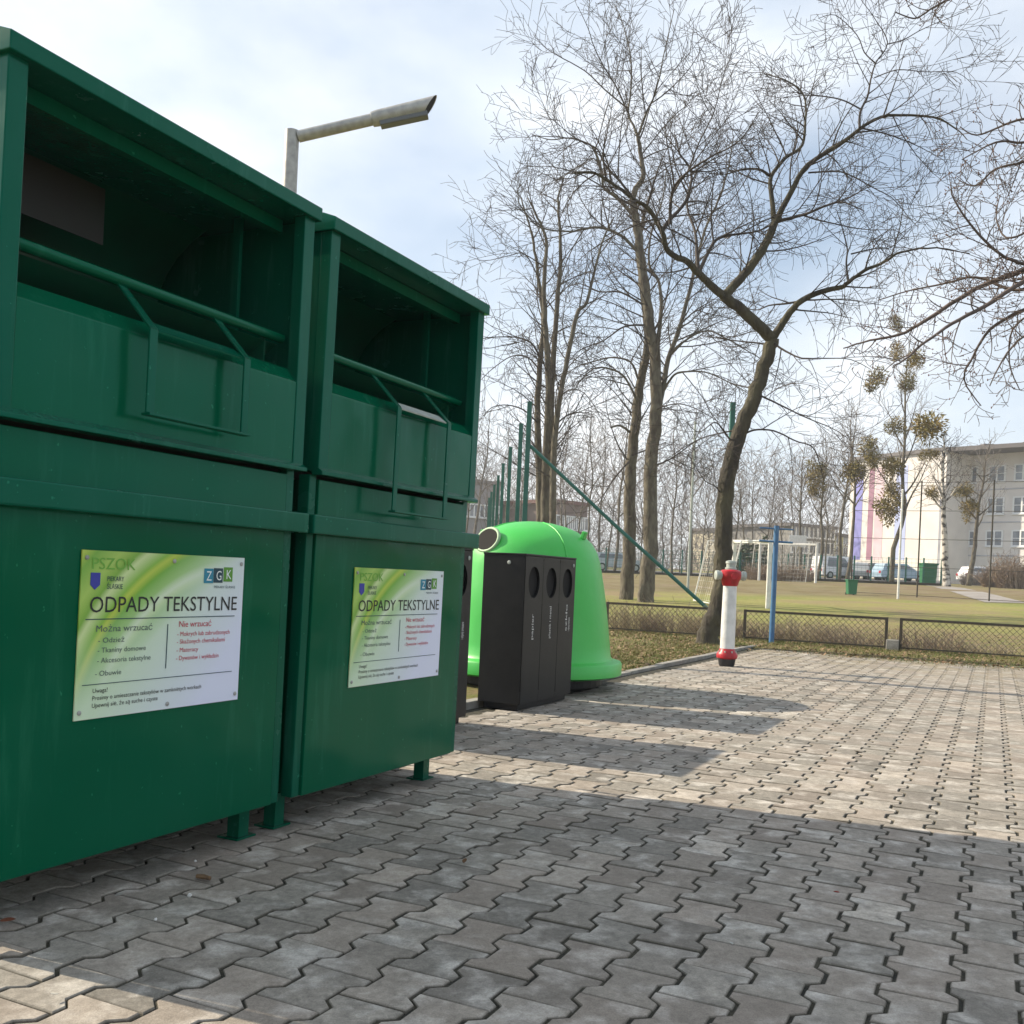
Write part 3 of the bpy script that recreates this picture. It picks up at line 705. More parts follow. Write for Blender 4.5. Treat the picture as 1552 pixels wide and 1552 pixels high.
def far_fence(u0, u1, Y0, Y1, hgt, label, name='mesh_fence', nw=7, npst=14, m=TEAL, wr=.008, plinth=True):
    p = onground(u0, Y0); q = onground(u1, Y1); t = thing(name, label, 'fence', p)
    n = npst; d = q-p
    def P(k): x, y = p.x+d.x*k, p.y+d.y*k; return Vector((d.x*k, d.y*k, gz(x, y)-p.z))
    for i in range(n+1):
        c = P(i/n); pw = .035 if plinth else .022; MB().box(c.x-pw, c.x+pw, c.y-pw, c.y+pw, c.z-.1, c.z+hgt+.05).build('post', m, t)
    ws = MB()
    for j in range(nw):
        zz = Vector((0, 0, .08+(hgt-.1)*j/(nw-1))); ws.tube([P(i/n)+zz for i in range(n+1)], wr, 3, cap=False)
    if plinth:
        k = 0; L_ = d.length; nn = int(L_/.22)
        for i in range(nn): c = P(i/nn); ws.tube([c+Vector((0, 0, .05)), c+Vector((0, 0, hgt))], wr*.7, 3, cap=False)
    ws.build('wires', m, t, fix=False)
    if plinth:
        pl = MB()
        for i in range(n): pl.bar(P(i/n)+Vector((0, 0, .05)), P((i+1)/n)+Vector((0, 0, .05)), .1, .22)
        pl.build('plinth', mat('plinth', (.05, .045, .035), .9), t)
far_fence(860, 1120, 60, 59, 1.5, 'green mesh fence along the far side of the pitch, left stretch behind the tree trunks', npst=9)
far_fence(1121, 1426, 59, 55, 1.5, 'green mesh fence at the far side of the pitch before the parked cars', npst=12)
far_fence(1290, 1620, 41, 36, 4.6, 'tall ball net with thin horizontal wires in front of the school', 'ball_net', 5, 3, RUSTY, .012, False)
def litter_bin(u, Y, label, s=1.0):
    g = onground(u, Y); t = thing('litter_bin', label, 'litter bin', g)
    MB().prism([(-.17*s, .04), (.17*s, .04), (.21*s, .62*s), (-.21*s, .62*s)], -.17*s, .17*s).build('body', TEALG, t, bevel=.01)
    MB().box(-.23*s, .23*s, -.2*s, .2*s, .62*s, .67*s).build('lid', TEALG, t, bevel=.01)
    for sg in (-1, 1): MB().tube([(sg*.16*s-.02, .19*s, .06), (sg*.16*s+.02, .19*s, .06)], .06*s, 10).build('wheel', BLACKST, t)
TEALG = mat('bin green', (.02, .14, .06), .5)
litter_bin(1291, 40, 'small green litter bin on the grass below the purple stripe', .95)
litter_bin(1406, 56, 'tall green bin beside the birch foot', 1.9)
# ------------------------------------------------------------------ buildings
WALLC = mat('cream render', (.72, .685, .65), .85, var=(.63, .60, .575), vscale=.6)
WALLG = mat('grey render', (.50, .50, .53), .85, var=(.34, .34, .37), vscale=.5)
ROOFD = mat('dark roof edge', (.13, .12, .12), .7)
FRAMEW = mat('white window frame', (.75, .76, .76), .5)
def wallbox(t, P, Q, z0, z1, depth, m, name='wall'):
    """upright slab from P to Q, thickness going away from the viewer"""
    d = (Q-P); d.z = 0; n = Vector((-d.y, d.x, 0)).normalized()
    if n.y < 0: n = -n
    v = [P, Q, Q+n*depth, P+n*depth]; V = [(p.x, p.y, z0) for p in v]+[(p.x, p.y, z1) for p in v]
    MB().add(V, [(0, 1, 2, 3), (4, 7, 6, 5), (0, 4, 5, 1), (1, 5, 6, 2), (2, 6, 7, 3), (3, 7, 4, 0)]).build(name, m, t)
def facade_window(t, P, dirv, s, z, w_, h, cols=2, rows=2, white=True):
    n = Vector((-dirv.y, dirv.x, 0)).normalized()
    if n.y > 0: n = -n
    c = P+dirv*s; fr = MB(); gl = MB()
    def q(a0, a1, z0, z1, o0, o1, mb):
        V = []
        for zz in (z0, z1):
            for a_, o_ in ((a0, o0), (a1, o0), (a1, o1), (a0, o1)):
                p = c+dirv*a_+n*o_; V.append((p.x, p.y, zz))
        mb.add(V, [(0, 1, 2, 3), (4, 7, 6, 5), (0, 4, 5, 1), (1, 5, 6, 2), (2, 6, 7, 3), (3, 7, 4, 0)])
    fw_ = .13
    q(-w_/2, w_/2, z, z+fw_, .01, .06, fr); q(-w_/2, w_/2, z+h-fw_, z+h, .01, .06, fr)
    for i in range(cols+1): x = -w_/2+fw_/2+(w_-fw_)*i/cols; q(x-fw_/2*1.2, x+fw_/2*1.2, z+fw_, z+h-fw_, .012, .062, fr)
    for j in range(1, rows): zz = z+h*j/rows; q(-w_/2+.1, w_/2-.1, zz-.03, zz+.03, .011, .055, fr)
    q(-w_/2-.05, w_/2+.05, z-.08, z-.01, .01, .16, fr)
    f = fr.build('window', FRAMEW, t)
    q(-w_/2+.02, w_/2-.02, z+.02, z+h-.02, .004, .02, gl); gl.build('pane', GLASSW, f)
def school():
    t = thing('school_building', 'cream four storey school with coloured vertical stripes and white windows', 'school', (0, 0, 0))
    def G(u, Y): p = at(u, 880, Y); return Vector((p.x, p.y, 0))
    zb, zt = 1.2, 14.7
    A0, A1 = G(1283, 105.5), G(1427, 95); B0 = G(1452, 97.5); B1 = G(1556, 92); d = (B1-B0).normalized(); B2 = B0+d*32
    wallbox(t, A0, A1, zb, zt, 16, WALLC, 'gable_wall')
    # return wall and wing
    dA = (A1-A0).normalized(); 
    wallbox(t, A1+Vector((.05, .1, 0)), B0+Vector((0, .6, 0)), zb, zt-.15, .5, WALLG, 'return_wall')
    wallbox(t, B0, B2, zb, zt-.1, 14, WALLC, 'wing_wall')
    n = Vector((d.y, -d.x, 0)); n = n if n.y < 0 else -n
    wallbox(t, A0-dA*.3+n*.3, A1+dA*.3+n*.3, zt, zt+.35, 17, ROOFD, 'roof_edge')
    wallbox(t, A1+dA*.35+n*.2, B2+n*.15, zt-.1+.002, zt+.3, 15, ROOFD, 'roof_edge')
    for (s, w_) in ((1.2, 1.3), (5.6, .9), (14, 1.4)):
        p = B0+d*s-n*2; MB().box(p.x-w_/2, p.x+w_/2, p.y-.8, p.y+.8, zt+.3, zt+1.15).build('chimney', ROOFD, t)
    zs_ = []
    def zat(v, u=1500, Y=94.5): return at(u, v, Y).z
    rows = [(730, 704), (779, 753), (828, 803), (871, 856)]
    for k, (vb, vt) in enumerate(rows):
        z0, z1 = zat(vb), zat(vt)
        for i in range(10):
            s = .95+2.52*i; w_ = 1.7 if k < 3 else 1.2
            facade_window(t, B0, d, s, z0, w_ if i else 1.25, z1-z0, 2, 2 if k < 3 else 1)
    # narrow windows on the shaded return
    dR = (B0-A1).normalized(); 
    for (vb, vt) in ((765, 750), (813, 800)):
        facade_window(t, A1+Vector((.05, .1, 0)), dR, (B0-A1).length*.55, zat(vb, 1437, 96), .7, .95, 1, 1)
    # floor bands on the wing
    for vb in (741, 791, 842):
        z = zat(vb); p = B0+n*.03; wallbox(t, B0+n*.05, B2+n*.05, z-.06, z+.06, .045, WALLG, 'floor_band')
    p = B0-d*.1+n*.2; MB().tube([(p.x, p.y, zb), (p.x, p.y, zt)], .09, 8).build('drainpipe', ROOFD, t)
    # painted stripes on the gable
    nA = Vector((dA.y, -dA.x, 0)); nA = nA if nA.y < 0 else -nA
    def hit(u):
        r = ray(u, 880); k = r.x/r.y     # where the sight line meets the gable line
        return (k*A0.y-A0.x)/(dA.x-k*dA.y)
    cols = [(1290.5, 1302, (.27, .27, .62)), (1311, 1319, (.36, .19, .27)), (1321, 1334, (.64, .50, .56)), (1352, 1369, (.44, .50, .76))]
    for u0, u1, c in cols:
        f0, f1 = [hit(u) for u in (u0, u1)]
        a, b = A0+dA*f0+nA*.02, A0+dA*f1+nA*.02
        wallbox(t, a+nA*.0, b+nA*.0, zat(846, 1320, 98), zat(700, 1320, 98), .015, mat('stripe', c, .8, var=tuple(x*.85 for x in c), vscale=.8), 'painted_stripe')
school()
def block(name, label, u0, u1, Y, vtop, m, cat='building', rows=3, cols=6, depth=12, roofm=ROOFD, win=(1.3, 1.4)):
    p, q = at(u0, 880, Y), at(u1, 880, Y+3); zt = at(u0, vtop, Y).z; g = gz(p.x, p.y)-.5
    t = thing(name, label, cat, (0, 0, 0)); p.z = q.z = 0; d = (q-p).normalized(); L_ = (q-p).length
    wallbox(t, p, q, g, zt, depth, m); wallbox(t, p-d*.3-Vector((0, .3, 0)), q+d*.3-Vector((0, .3, 0)), zt, zt+.35, depth+.6, roofm, 'roof')
    st = (zt-g-.6)/rows
    for r_ in range(rows):
        for c_ in range(cols): facade_window(t, p, d, L_*(c_+.5)/cols, g+1.2+st*r_, win[0], win[1], 2, 1)
block('apartment_building', 'grey apartment block beyond the trees left of the purple stripe', 1196, 1262, 110, 797, mat('dim grey wall', (.22, .22, .22), .9, var=(.28, .27, .25), vscale=.4), rows=3, cols=5)
block('apartment_building', 'pale yellow building behind the white goal and bare trees', 1262, 1284, 118, 812, mat('yellow render', (.60, .56, .30), .85), rows=3, cols=2)
block('apartment_building', 'pale cream building behind the blue post and bare trees', 1128, 1196, 125, 802, mat('cream wall', (.50, .46, .36), .9), rows=3, cols=6)
block('house', 'brownish red house behind the twin trunks', 840, 886, 98, 762, mat('brick', (.17, .125, .11), .9, var=(.22, .17, .15), vscale=.8), 'house', rows=2, cols=5, roofm=mat('red roof', (.16, .08, .07), .9))
block('house', 'grey house at the far left beside the container edge', 690, 752, 100, 729, mat('grey wall', (.27, .26, .27), .9), 'house', rows=2, cols=4)
# ------------------------------------------------------------------ cars
def car_proto(label, loc, rz, colour, van=False):
    t = thing('parked_car', label, 'car', loc, rz, 'cars parked beyond the far fence')
    cm = mat('car paint', colour, .3, coat=.5)
    hh = 1.9 if van else 1.45
    lo = [(-2.1, .3), (-2.15, .75), (-1.95, .95), (1.3, .95), (2.0, .80), (2.15, .6), (2.12, .3)]
    MB().prism(lo, -.86, .86).build('body', cm, t, bevel=.06)
    gh = [(-1.95, .95), (-1.75, hh-.05), (-1.4, hh), (.25, hh), (1.1, .96)] if not van else [(-2.1, .95), (-2.05, hh), (.9, hh), (1.6, .96)]
    v = []; 
    for y, s in ((-.78, 1), (.78, 1)): v += [(x, y*(1 if z < 1 else .86), z) for x, z in gh]
    n = len(gh); f = [tuple(range(n)), tuple(range(2*n-1, n-1, -1))]+[((i+1) % n, i, n+i, n+(i+1) % n) for i in range(n)]
    MB().add(v, f).build('cabin', cm, t, bevel=.04)
    for sg in (-1, 1):
        sc = [(x*.9-.03, z) for x, z in gh]; w = MB()
        zt = hh-.12; xs = [(-1.6, 1.02), (-1.45, zt), (.15, zt), (.85, 1.02)]
        V = [(x, sg*(.795 if z < 1.1 else .70), z) for x, z in xs]+[(x, sg*(.775 if z < 1.1 else .68), z) for x, z in xs]
        w.add(V, [(0, 1, 2, 3), (7, 6, 5, 4), (0, 4, 5, 1), (1, 5, 6, 2), (2, 6, 7, 3), (3, 7, 4, 0)]); w.build('side_window', GLASSW, t)
    for x in (-1.35, 1.35):
        for sg in (-1, 1):
            wh = MB().tube([(x, sg*.70, .31), (x, sg*.89, .31)], .31, 18).build('wheel', BLACKST, t); MB().tube([(x, sg*.892, .31), (x, sg*.90, .31)], .19, 12).build('rim', ALU, wh)
    for sg in (-1, 1): MB().box(2.08, 2.16, sg*.62-.14, sg*.62+.14, .58, .72).build('headlight', FRAMEW, t)
    for sg in (-1, 1): MB().box(-2.16, -2.08, sg*.66-.12, sg*.66+.12, .62, .82).build('tail_light', HYDR, t)
    return t
def pc(u, Y): return onground(u, Y)
def car_copy(src, label, loc, rz, colour):
    c = copy_tree(src); c.location = loc; c.rotation_euler = (0, 0, rz); c['label'] = label
    cm = mat('car paint', colour, .3, coat=.5)
    for o in c.children:
        if o.name.startswith(('body', 'cabin')):
            o.data = o.data.copy(); o.data.materials[0] = cm
    return c
cr0 = car_proto('white van parked below the purple stripe of the school', pc(1268, 84), R(20), (.75, .76, .77), True)
cr1 = car_proto('silver car parked right of the white van', pc(1299, 84), R(75), (.45, .47, .47))
car_copy(cr1, 'dark grey car parked below the pink stripe', pc(1328, 83), R(78), (.05, .07, .08))
car_copy(cr1, 'pale blue car parked right of the light blue stripe', pc(1362, 80), R(12), (.30, .42, .52))
car_copy(cr1, 'light blue car seen through the nearer goal', pc(1139, 84), R(15), (.42, .52, .60))
car_copy(cr1, 'silver blue car between the two left tree trunks and the bell', pc(933, 78), R(8), (.35, .42, .46))
car_copy(cr1, 'white car parked by the school wing beside the bare shrubs', pc(1492, 84), R(10), (.8, .8, .8))
car_copy(cr1, 'black car half behind the bare shrubs at the right edge', pc(1560, 76), R(12), (.02, .02, .025))
# ------------------------------------------------------------------ path
def path():
    pts = [(1418, 57), (1440, 50), (1470, 44), (1500, 40), (1528, 37)]; m = MB(); V = []
    for i, (u, Y) in enumerate(pts):
        for du in (-18-i*4, 18+i*4):
            p = onground(u+du, Y); V.append((p.x, p.y, p.z+.03))
    tag(m.add(V, [(2*i, 2*i+1, 2*i+3, 2*i+2) for i in range(len(pts)-1)]).build('path', mat('path', (.30, .28, .26), .95, var=(.22, .2, .18), vscale=1.5)), kind='structure')
path()
def road():
    m = MB(); V = []
    for u in range(700, 1700, 100):
        for Y in (76, 92): p = onground(u, Y); V.append((p.x, p.y, p.z+.04))
    tag(m.add(V, [(2*i, 2*i+1, 2*i+3, 2*i+2) for i in range(9)]).build('road', mat('asphalt', (.10, .10, .10), .9, var=(.07, .07, .07), vscale=2)), kind='structure')
road()
# ------------------------------------------------------------------ trees
def rv(rn): 
    return Vector((rn.gauss(0, 1), rn.gauss(0, 1), rn.gauss(0, 1))).normalized()
class Tree:
    def __init__(s, seed, rmin=.0035): s.rn = random.Random(seed); s.tr = MB(); s.cr = MB(); s.rmin = rmin; s.count = 0
    def twig(s, p, d, ln, r, lev, P):
        rn = s.rn; n = 3 if lev >= P['lv'] else (5 if lev > 1 else 7)
        n = max(2, min(n, int(ln/.06)+2)); st = ln/n; pts = [p.copy()]; q = p.copy(); dd = d.normalized()
        bend = rv(rn)*P['curl']
        for i in range(n):
            dd = (dd+bend/n*1.4+rv(rn)*P['wig']+Vector((0, 0, P['up'][min(lev, len(P['up'])-1)]))/n).normalized(); q = q+dd*st; pts.append(q.copy())
        rr = [max(s.rmin, r*(1-.75*i/n)) for i in range(n+1)]
        s.cr.tube(pts, rr, 3 if lev > 1 else 4, cap=False); s.count += 1
        if lev < P['lv']:
            s.spawn(pts, rr, lev, P)
    def spawn(s, pts, rr, lev, P, t0=.12):
        rn = s.rn; seg = [(pts[i+1]-pts[i]).length for i in range(len(pts)-1)]; tot = sum(seg)
        sp = P['sp'][lev]; k = tot*t0+sp*rn.random()
        side = rn.choice((-1, 1))
        while k < tot:
            a = 0; i = 0
            while i < len(seg)-1 and a+seg[i] < k: a += seg[i]; i += 1
            f = (k-a)/seg[i]; p = pts[i].lerp(pts[i+1], f); t = (pts[i+1]-pts[i]).normalized(); r = rr[i]+(rr[i+1]-rr[i])*f
            pr = t.cross(rv(rn)).normalized()
            ang = R(rn.uniform(*P['ang'])); d = t*math.cos(ang)+pr*math.sin(ang)
            lo, hi = P['len'][lev]; ln = rn.uniform(lo, hi)*(1.15-.55*k/tot)
            s.twig(p, d, ln, min(r*.62, P['rad'][lev]), lev+1, P)
            k += sp*rn.uniform(.55, 1.45)
    def limb(s, px, Y, r0, r1, dY=0.0, P=None, sub=4, trunk=False, t0=.12, n=9, dy0=0.0, spawn=True):
        """limb traced at depth Y, running dY deeper by its tip"""
        m = len(px); W = [at(u, v, Y+dy0+(dY)*(i/(m-1))**1.2) for i, (u, v) in enumerate(px)]
        s.limbw(W, r0, r1, P, sub, trunk, t0, n, spawn)
    def limbw(s, W, r0, r1, P=None, sub=4, trunk=False, t0=.12, n=9, spawn=True):
        m = len(W); pts = []
        for i in range(m-1):
            p0 = W[max(0, i-1)]; p1 = W[i]; p2 = W[i+1]; p3 = W[min(m-1, i+2)]
            for j in range(sub):
                t = j/sub; q = .5*((2*p1)+(p2-p0)*t+(2*p0-5*p1+4*p2-p3)*t*t+(3*p1-p0-3*p2+p3)*t**3)
                if i or j: q = q+rv(s.rn)*r0*.12
                pts.append(q)
        pts.append(W[-1].copy()); k = len(pts)
        rr = [r0+(r1-r0)*(i/(k-1))**.85 for i in range(k)]
        (s.tr if (trunk or r0 > .035) else s.cr).tube(pts, rr, n if r0 > .03 else 5, cap=trunk)
        if P and spawn: s.spawn(pts, rr, 0, P, t0)
    def finish(s, name, label, bark, twig, loc, group=None):
        t = thing(name, label, 'tree', loc, 0, group)
        for b in (s.tr, s.cr):
            b.v = [x-np.array(tuple(loc)) for x in b.v]
        s.tr.build('trunk', bark, t, smooth=True, fix=False); s.cr.build('crown', twig, t, smooth=True, fix=False)
        return t
# --- the big dark tree behind the hydrant
def T1():
    Y = 14.2; T = Tree(11, .0031)
    P = dict(lv=3, sp=[.15, .13, .14], len=[(.45, 1.5), (.2, .7), (.12, .35)], rad=[.013, .006, .0038], ang=(28, 68), curl=.50, wig=.07, up=[.0, .06, .02, 0])
    P2 = dict(P, sp=[.22, .16, .16])
    g = at(1073, 975, Y); g.z = -.05
    base = [at(1066, 982, Y), at(1075, 955, Y), at(1090, 915, Y), at(1096, 860, Y), at(1096, 800, Y), at(1103, 720, Y), at(1122, 655, Y), at(1143, 600, Y), at(1158, 555, Y), at(1171, 514, Y)]
    base[0].z = -.12
    T.limbw(base, .155, .092, None, 5, True, n=16)
    for (u, v) in ((1056, 984), (1090, 984)):      # root flare
        T.limbw([at(u, v, Y-.05), at(1080, 958, Y), at(1088, 925, Y)], .06, .07, None, 3, True)
    lb = lambda px, r0, r1, dY, P_=P, **k: T.limb(px, Y, r0, r1, dY, P_, **k)
    lb([(1171, 514), (1150, 494), (1125, 470), (1097, 449)], .088, .072, -.2, None, trunk=True, n=12)
    lb([(1097, 449), (1075, 430), (1058, 414), (1042, 397), (1013, 382), (1003, 350), (985, 318), (961, 302), (926, 277), (900, 262), (868, 262)], .062, .012, -1.2, dy0=-.2)
    lb([(961, 302), (940, 275), (917, 250), (905, 226), (880, 214), (862, 209), (807, 206)], .020, .005, .5, dy0=-.7)
    lb([(1003, 350), (1016, 332), (1039, 305), (1048, 262), (1030, 232), (1024, 205)], .034, .008, .7, dy0=-.6)
    lb([(1016, 340), (1019, 290), (1042, 261), (1077, 238), (1120, 214), (1150, 170)], .026, .005, -.9, dy0=-.6)
    lb([(1042, 261), (1060, 215), (1082, 170), (1095, 120), (1113, 70)], .013, .004, .4, dy0=-.9)
    lb([(1058, 414), (1056, 377), (1053, 348), (1042, 315), (1046, 280), (1060, 258)], .03, .008, .9, dy0=-.3)
    lb([(1060, 412), (1083, 366), (1110, 356), (1150, 350), (1185, 330)], .03, .008, .8, dy0=-.3)
    # upright fork
    lb([(1097, 449), (1120, 425), (1150, 388), (1166, 358), (1174, 338)], .066, .054, .3, P, dy0=-.2, trunk=True, n=12)
    lb([(1174, 340), (1170, 303), (1169, 268), (1190, 240), (1216, 220), (1221, 180), (1219, 146), (1196, 124), (1158, 112)], .040, .006, .9, dy0=.1)
    lb([(1169, 268), (1148, 256), (1120, 258), (1100, 264), (1070, 262)], .024, .006, -.6, dy0=.3)
    lb([(1176, 336), (1199, 290), (1225, 250), (1280, 214), (1310, 190), (1347, 175), (1414, 178), (1449, 195), (1466, 212)], .046, .005, -1.0, dy0=.1)
    lb([(1303, 193), (1304, 170), (1315, 146), (1320, 120), (1327, 96), (1345, 64), (1324, 26), (1301, -6)], .020, .004, .3, dy0=-.4)
    lb([(1345, 67), (1370, 60), (1403, 42), (1464, 17)], .010, .004, -.3, dy0=-.3)
    lb([(1327, 96), (1310, 79), (1298, 52), (1266, 23), (1240, 28)], .011, .004, .3, dy0=-.3)
    lb([(1304, 165), (1275, 151), (1240, 145), (1216, 143), (1190, 124), (1160, 100)], .012, .004, .4, dy0=-.5)
    lb([(1325, 118), (1360, 106), (1402, 109), (1450, 110), (1480, 134)], .009, .003, -.4, dy0=-.5)
    lb([(1178, 336), (1205, 329), (1228, 322), (1266, 307), (1286, 309), (1310, 320)], .03, .006, -.9, dy0=.1)
    lb([(1268, 307), (1280, 290), (1284, 270), (1275, 250)], .010, .004, .2, dy0=-.6)
    lb([(1225, 262), (1262, 260), (1285, 264), (1330, 288), (1352, 300), (1378, 330), (1392, 345)], .014, .003, -.6, dy0=0)
    # right limb
    lb([(1171, 512), (1186, 490), (1202, 468), (1216, 455), (1245, 442), (1275, 435), (1288, 426), (1310, 410), (1342, 396), (1368, 381), (1420, 376), (1470, 384)], .060, .006, -1.1)
    lb([(1286, 428), (1283, 400), (1284, 375), (1275, 340), (1268, 318)], .018, .005, .4, dy0=-.5)
    lb([(1216, 456), (1190, 460), (1165, 463), (1145, 470), (1118, 462)], .020, .005, .7)
    lb([(1290, 385), (1330, 376), (1350, 375), (1375, 352), (1400, 325)], .012, .004, .5, dy0=-.4)
    # lower side branches
    lb([(1168, 524), (1150, 520), (1120, 517), (1085, 512), (1062, 508)], .016, .005, .7, P2)
    lb([(1166, 514), (1178, 524), (1196, 535), (1216, 543), (1250, 543), (1289, 545), (1320, 560)], .020, .004, -1.0, P2)
    lb([(1142, 596), (1158, 602), (1187, 616), (1222, 633), (1263, 650), (1290, 668)], .018, .004, -.8, P2)
    lb([(1122, 662), (1142, 652), (1173, 653), (1205, 668), (1232, 678), (1243, 706), (1250, 735)], .017, .004, -.5, P2)
    lb([(1152, 590), (1128, 586), (1106, 580), (1080, 566)], .014, .004, .6, P2)
    lb([(1112, 675), (1096, 652), (1083, 640), (1060, 655), (1040, 640)], .016, .004, -.5, P2)
    lb([(1125, 650), (1100, 655), (1070, 662), (1040, 676), (1005, 700)], .015, .004, .6, P2)
    lb([(1100, 760), (1085, 738), (1068, 728), (1050, 700)], .012, .004, -.3, P2)
    return T.finish('dark_tree', 'dark crooked bare tree behind the hydrant, its trunk forking wide', BARKM, TWIG, Vector((g.x, g.y, 0)))
T1()
# --- the tall pair
def T2():
    Y = 31.; T = Tree(21, .0065)
    P = dict(lv=3, sp=[.34, .30, .33], len=[(1.0, 3.2), (.5, 1.5), (.3, .8)], rad=[.026, .011, .007], ang=(25, 62), curl=.5, wig=.09, up=[.0, .22, .12, .05])
    g = onground(980, Y)
    lb = lambda px, r0, r1, dY, P_=P, **k: T.limb(px, Y, r0, r1, dY, P_, **k)
    b0 = at(978, 912, Y); b0.z = g.z-.1
    T.limbw([b0, at(981, 880, Y), at(987, 817, Y), at(985, 719, Y), at(994, 632, Y), at(993, 545, Y), at(982, 472, Y), at(972, 400, Y), at(966, 348, Y), at(958, 305, Y)], .27, .11, P, 4, True, .45, n=14)
    lb([(958, 305), (964, 285), (975, 268), (972, 240), (967, 206)], .10, .06, 0, P)
    lb([(967, 208), (960, 190), (952, 171), (957, 130), (955, 80), (942, 30), (930, 5)], .045, .010, .8)
    lb([(967, 206), (981, 168), (990, 150), (1000, 115), (1007, 78), (1022, 14)], .042, .010, -1.)
    lb([(952, 171), (932, 128), (915, 101), (900, 70), (891, 42), (876, 10)], .03, .008, -1.)
    lb([(948, 162), (917, 136), (886, 107), (845, 84), (824, 70), (808, 52)], .028, .008, 1.2)
    lb([(985, 158), (1010, 140), (1040, 110), (1060, 80), (1072, 55)], .024, .008, .9)
    lb([(972, 235), (1000, 200), (1022, 175), (1045, 155), (1058, 130)], .024, .008, -.9)
    lb([(959, 325), (935, 300), (915, 284), (912, 258), (900, 226), (885, 215), (862, 209), (835, 212), (807, 204)], .06, .010, -1.6)
    lb([(967, 382), (941, 357), (909, 345), (880, 348), (862, 351), (819, 345), (796, 322), (785, 305)], .055, .010, -1.8)
    lb([(912, 262), (900, 240), (880, 250), (850, 268), (828, 280)], .026, .008, 1.0)
    lb([(996, 522), (1002, 472), (999, 429), (984, 400), (988, 350), (1005, 300), (1010, 255)], .07, .012, 1.2)
    lb([(993, 640), (1003, 598), (1013, 545), (1033, 487), (1048, 429), (1055, 400), (1068, 350), (1090, 300), (1105, 250), (1112, 205)], .10, .014, 1.5)
    lb([(1013, 545), (1022, 530), (1039, 516), (1071, 501), (1106, 516), (1140, 536), (1160, 548)], .045, .010, -1.6)
    lb([(1006, 592), (1019, 571), (1033, 564), (1068, 564), (1106, 580), (1141, 600)], .045, .010, -1.2)
    lb([(1033, 490), (1055, 470), (1080, 455), (1100, 440)], .03, .008, 1.2)
    lb([(992, 706), (1007, 700), (1025, 690), (1050, 672), (1075, 660), (1100, 664)], .035, .008, 1.4)
    lb([(992, 628), (1000, 618), (1030, 612), (1060, 622), (1090, 640)], .03, .008, -1.4)
    # second trunk
    c0 = at(948, 908, Y+1.2); c0.z = g.z-.1; Y2 = Y+1.2
    T.limbw([c0, at(953, 850, Y2), at(955, 748, Y2), at(958, 690, Y2), at(964, 632, Y2), at(972, 574, Y2), at(980, 530, Y2-.2), at(979, 480, Y2-.2), at(972, 430, Y2+.2), at(968, 385, Y2+.4), at(975, 330, Y2+.8), at(990, 285, Y2+1)], .24, .04, P, 4, True, .3, n=12)
    lb([(966, 612), (961, 597), (943, 568), (915, 557), (895, 562), (874, 585), (862, 605)], .045, .010, -1.3)
    lb([(967, 574), (955, 548), (926, 542), (900, 548), (874, 556), (850, 575)], .04, .010, 1.0)
    lb([(978, 493), (946, 495), (915, 516), (880, 530), (862, 548)], .035, .010, -1.2)
    lb([(973, 461), (941, 443), (909, 442), (880, 430), (860, 435)], .035, .010, 1.5)
    lb([(958, 690), (985, 680), (1010, 670)], .03, .008, .9)
    lb([(955, 655), (940, 645), (926, 648)], .045, .03, -.6, None)
    lb([(953, 700), (935, 720), (918, 745), (905, 770)], .035, .010, -1.)
    return T.finish('twin_tree', 'tall bare tree with twin trunks standing left of the dark crooked tree', BARK, TWIG, g)
T2()
def T3():
    Y = 30.; T = Tree(31, .0062)
    P = dict(lv=3, sp=[.40, .32, .36], len=[(.9, 3.0), (.5, 1.3), (.3, .7)], rad=[.022, .010, .0065], ang=(30, 65), curl=.55, wig=.09, up=[.0, .15, .05, -.03])
    g = onground(824, Y)
    lb = lambda px, r0, r1, dY, P_=P, **k: T.limb(px, Y, r0, r1, dY, P_, **k)
    b = at(822, 890, Y); b.z = g.z-.1
    def tr(px, r0, r1, Yo, t0=.3):
        W = [at(u, v, Y+Yo) for u, v in px]; W[0].z = min(W[0].z, g.z-.05); T.limbw(W, r0, r1, P, 4, True, t0, n=9)
    tr([(820, 885), (818, 777), (816, 690), (815, 603), (819, 545), (824, 487), (817, 429), (812, 390), (804, 348), (790, 300)], .14, .02, .5)
    tr([(826, 885), (826, 777), (828, 690), (832, 588), (828, 516), (825, 458), (826, 400), (828, 362), (815, 330), (800, 300)], .15, .02, -.3)
    tr([(834, 885), (836, 777), (836, 690), (835, 603), (839, 545), (845, 458), (849, 400), (849, 348), (846, 300), (855, 268)], .15, .02, .2)
    tr([(838, 885), (838, 777), (839, 690), (848, 603), (860, 545), (874, 478), (889, 458), (900, 415), (912, 370), (930, 330)], .12, .02, -.8)
    lb([(820, 545), (805, 520), (780, 511), (738, 512), (715, 520)], .035, .008, -1.)
    lb([(817, 560), (800, 542), (775, 540), (745, 560), (725, 580)], .03, .008, 1.)
    lb([(814, 640), (795, 622), (770, 614), (745, 618), (725, 640)], .03, .008, -.8)
    lb([(846, 640), (862, 628), (880, 625), (900, 628)], .03, .008, .8)
    lb([(816, 420), (795, 385), (770, 388), (735, 395), (710, 388)], .022, .006, .8)
    lb([(849, 600), (868, 590), (890, 600), (915, 640)], .026, .008, -1)
    return T.finish('clump_tree', 'bare tree of several slim stems rising behind the green bell', BARK, TWIG, g)
T3()
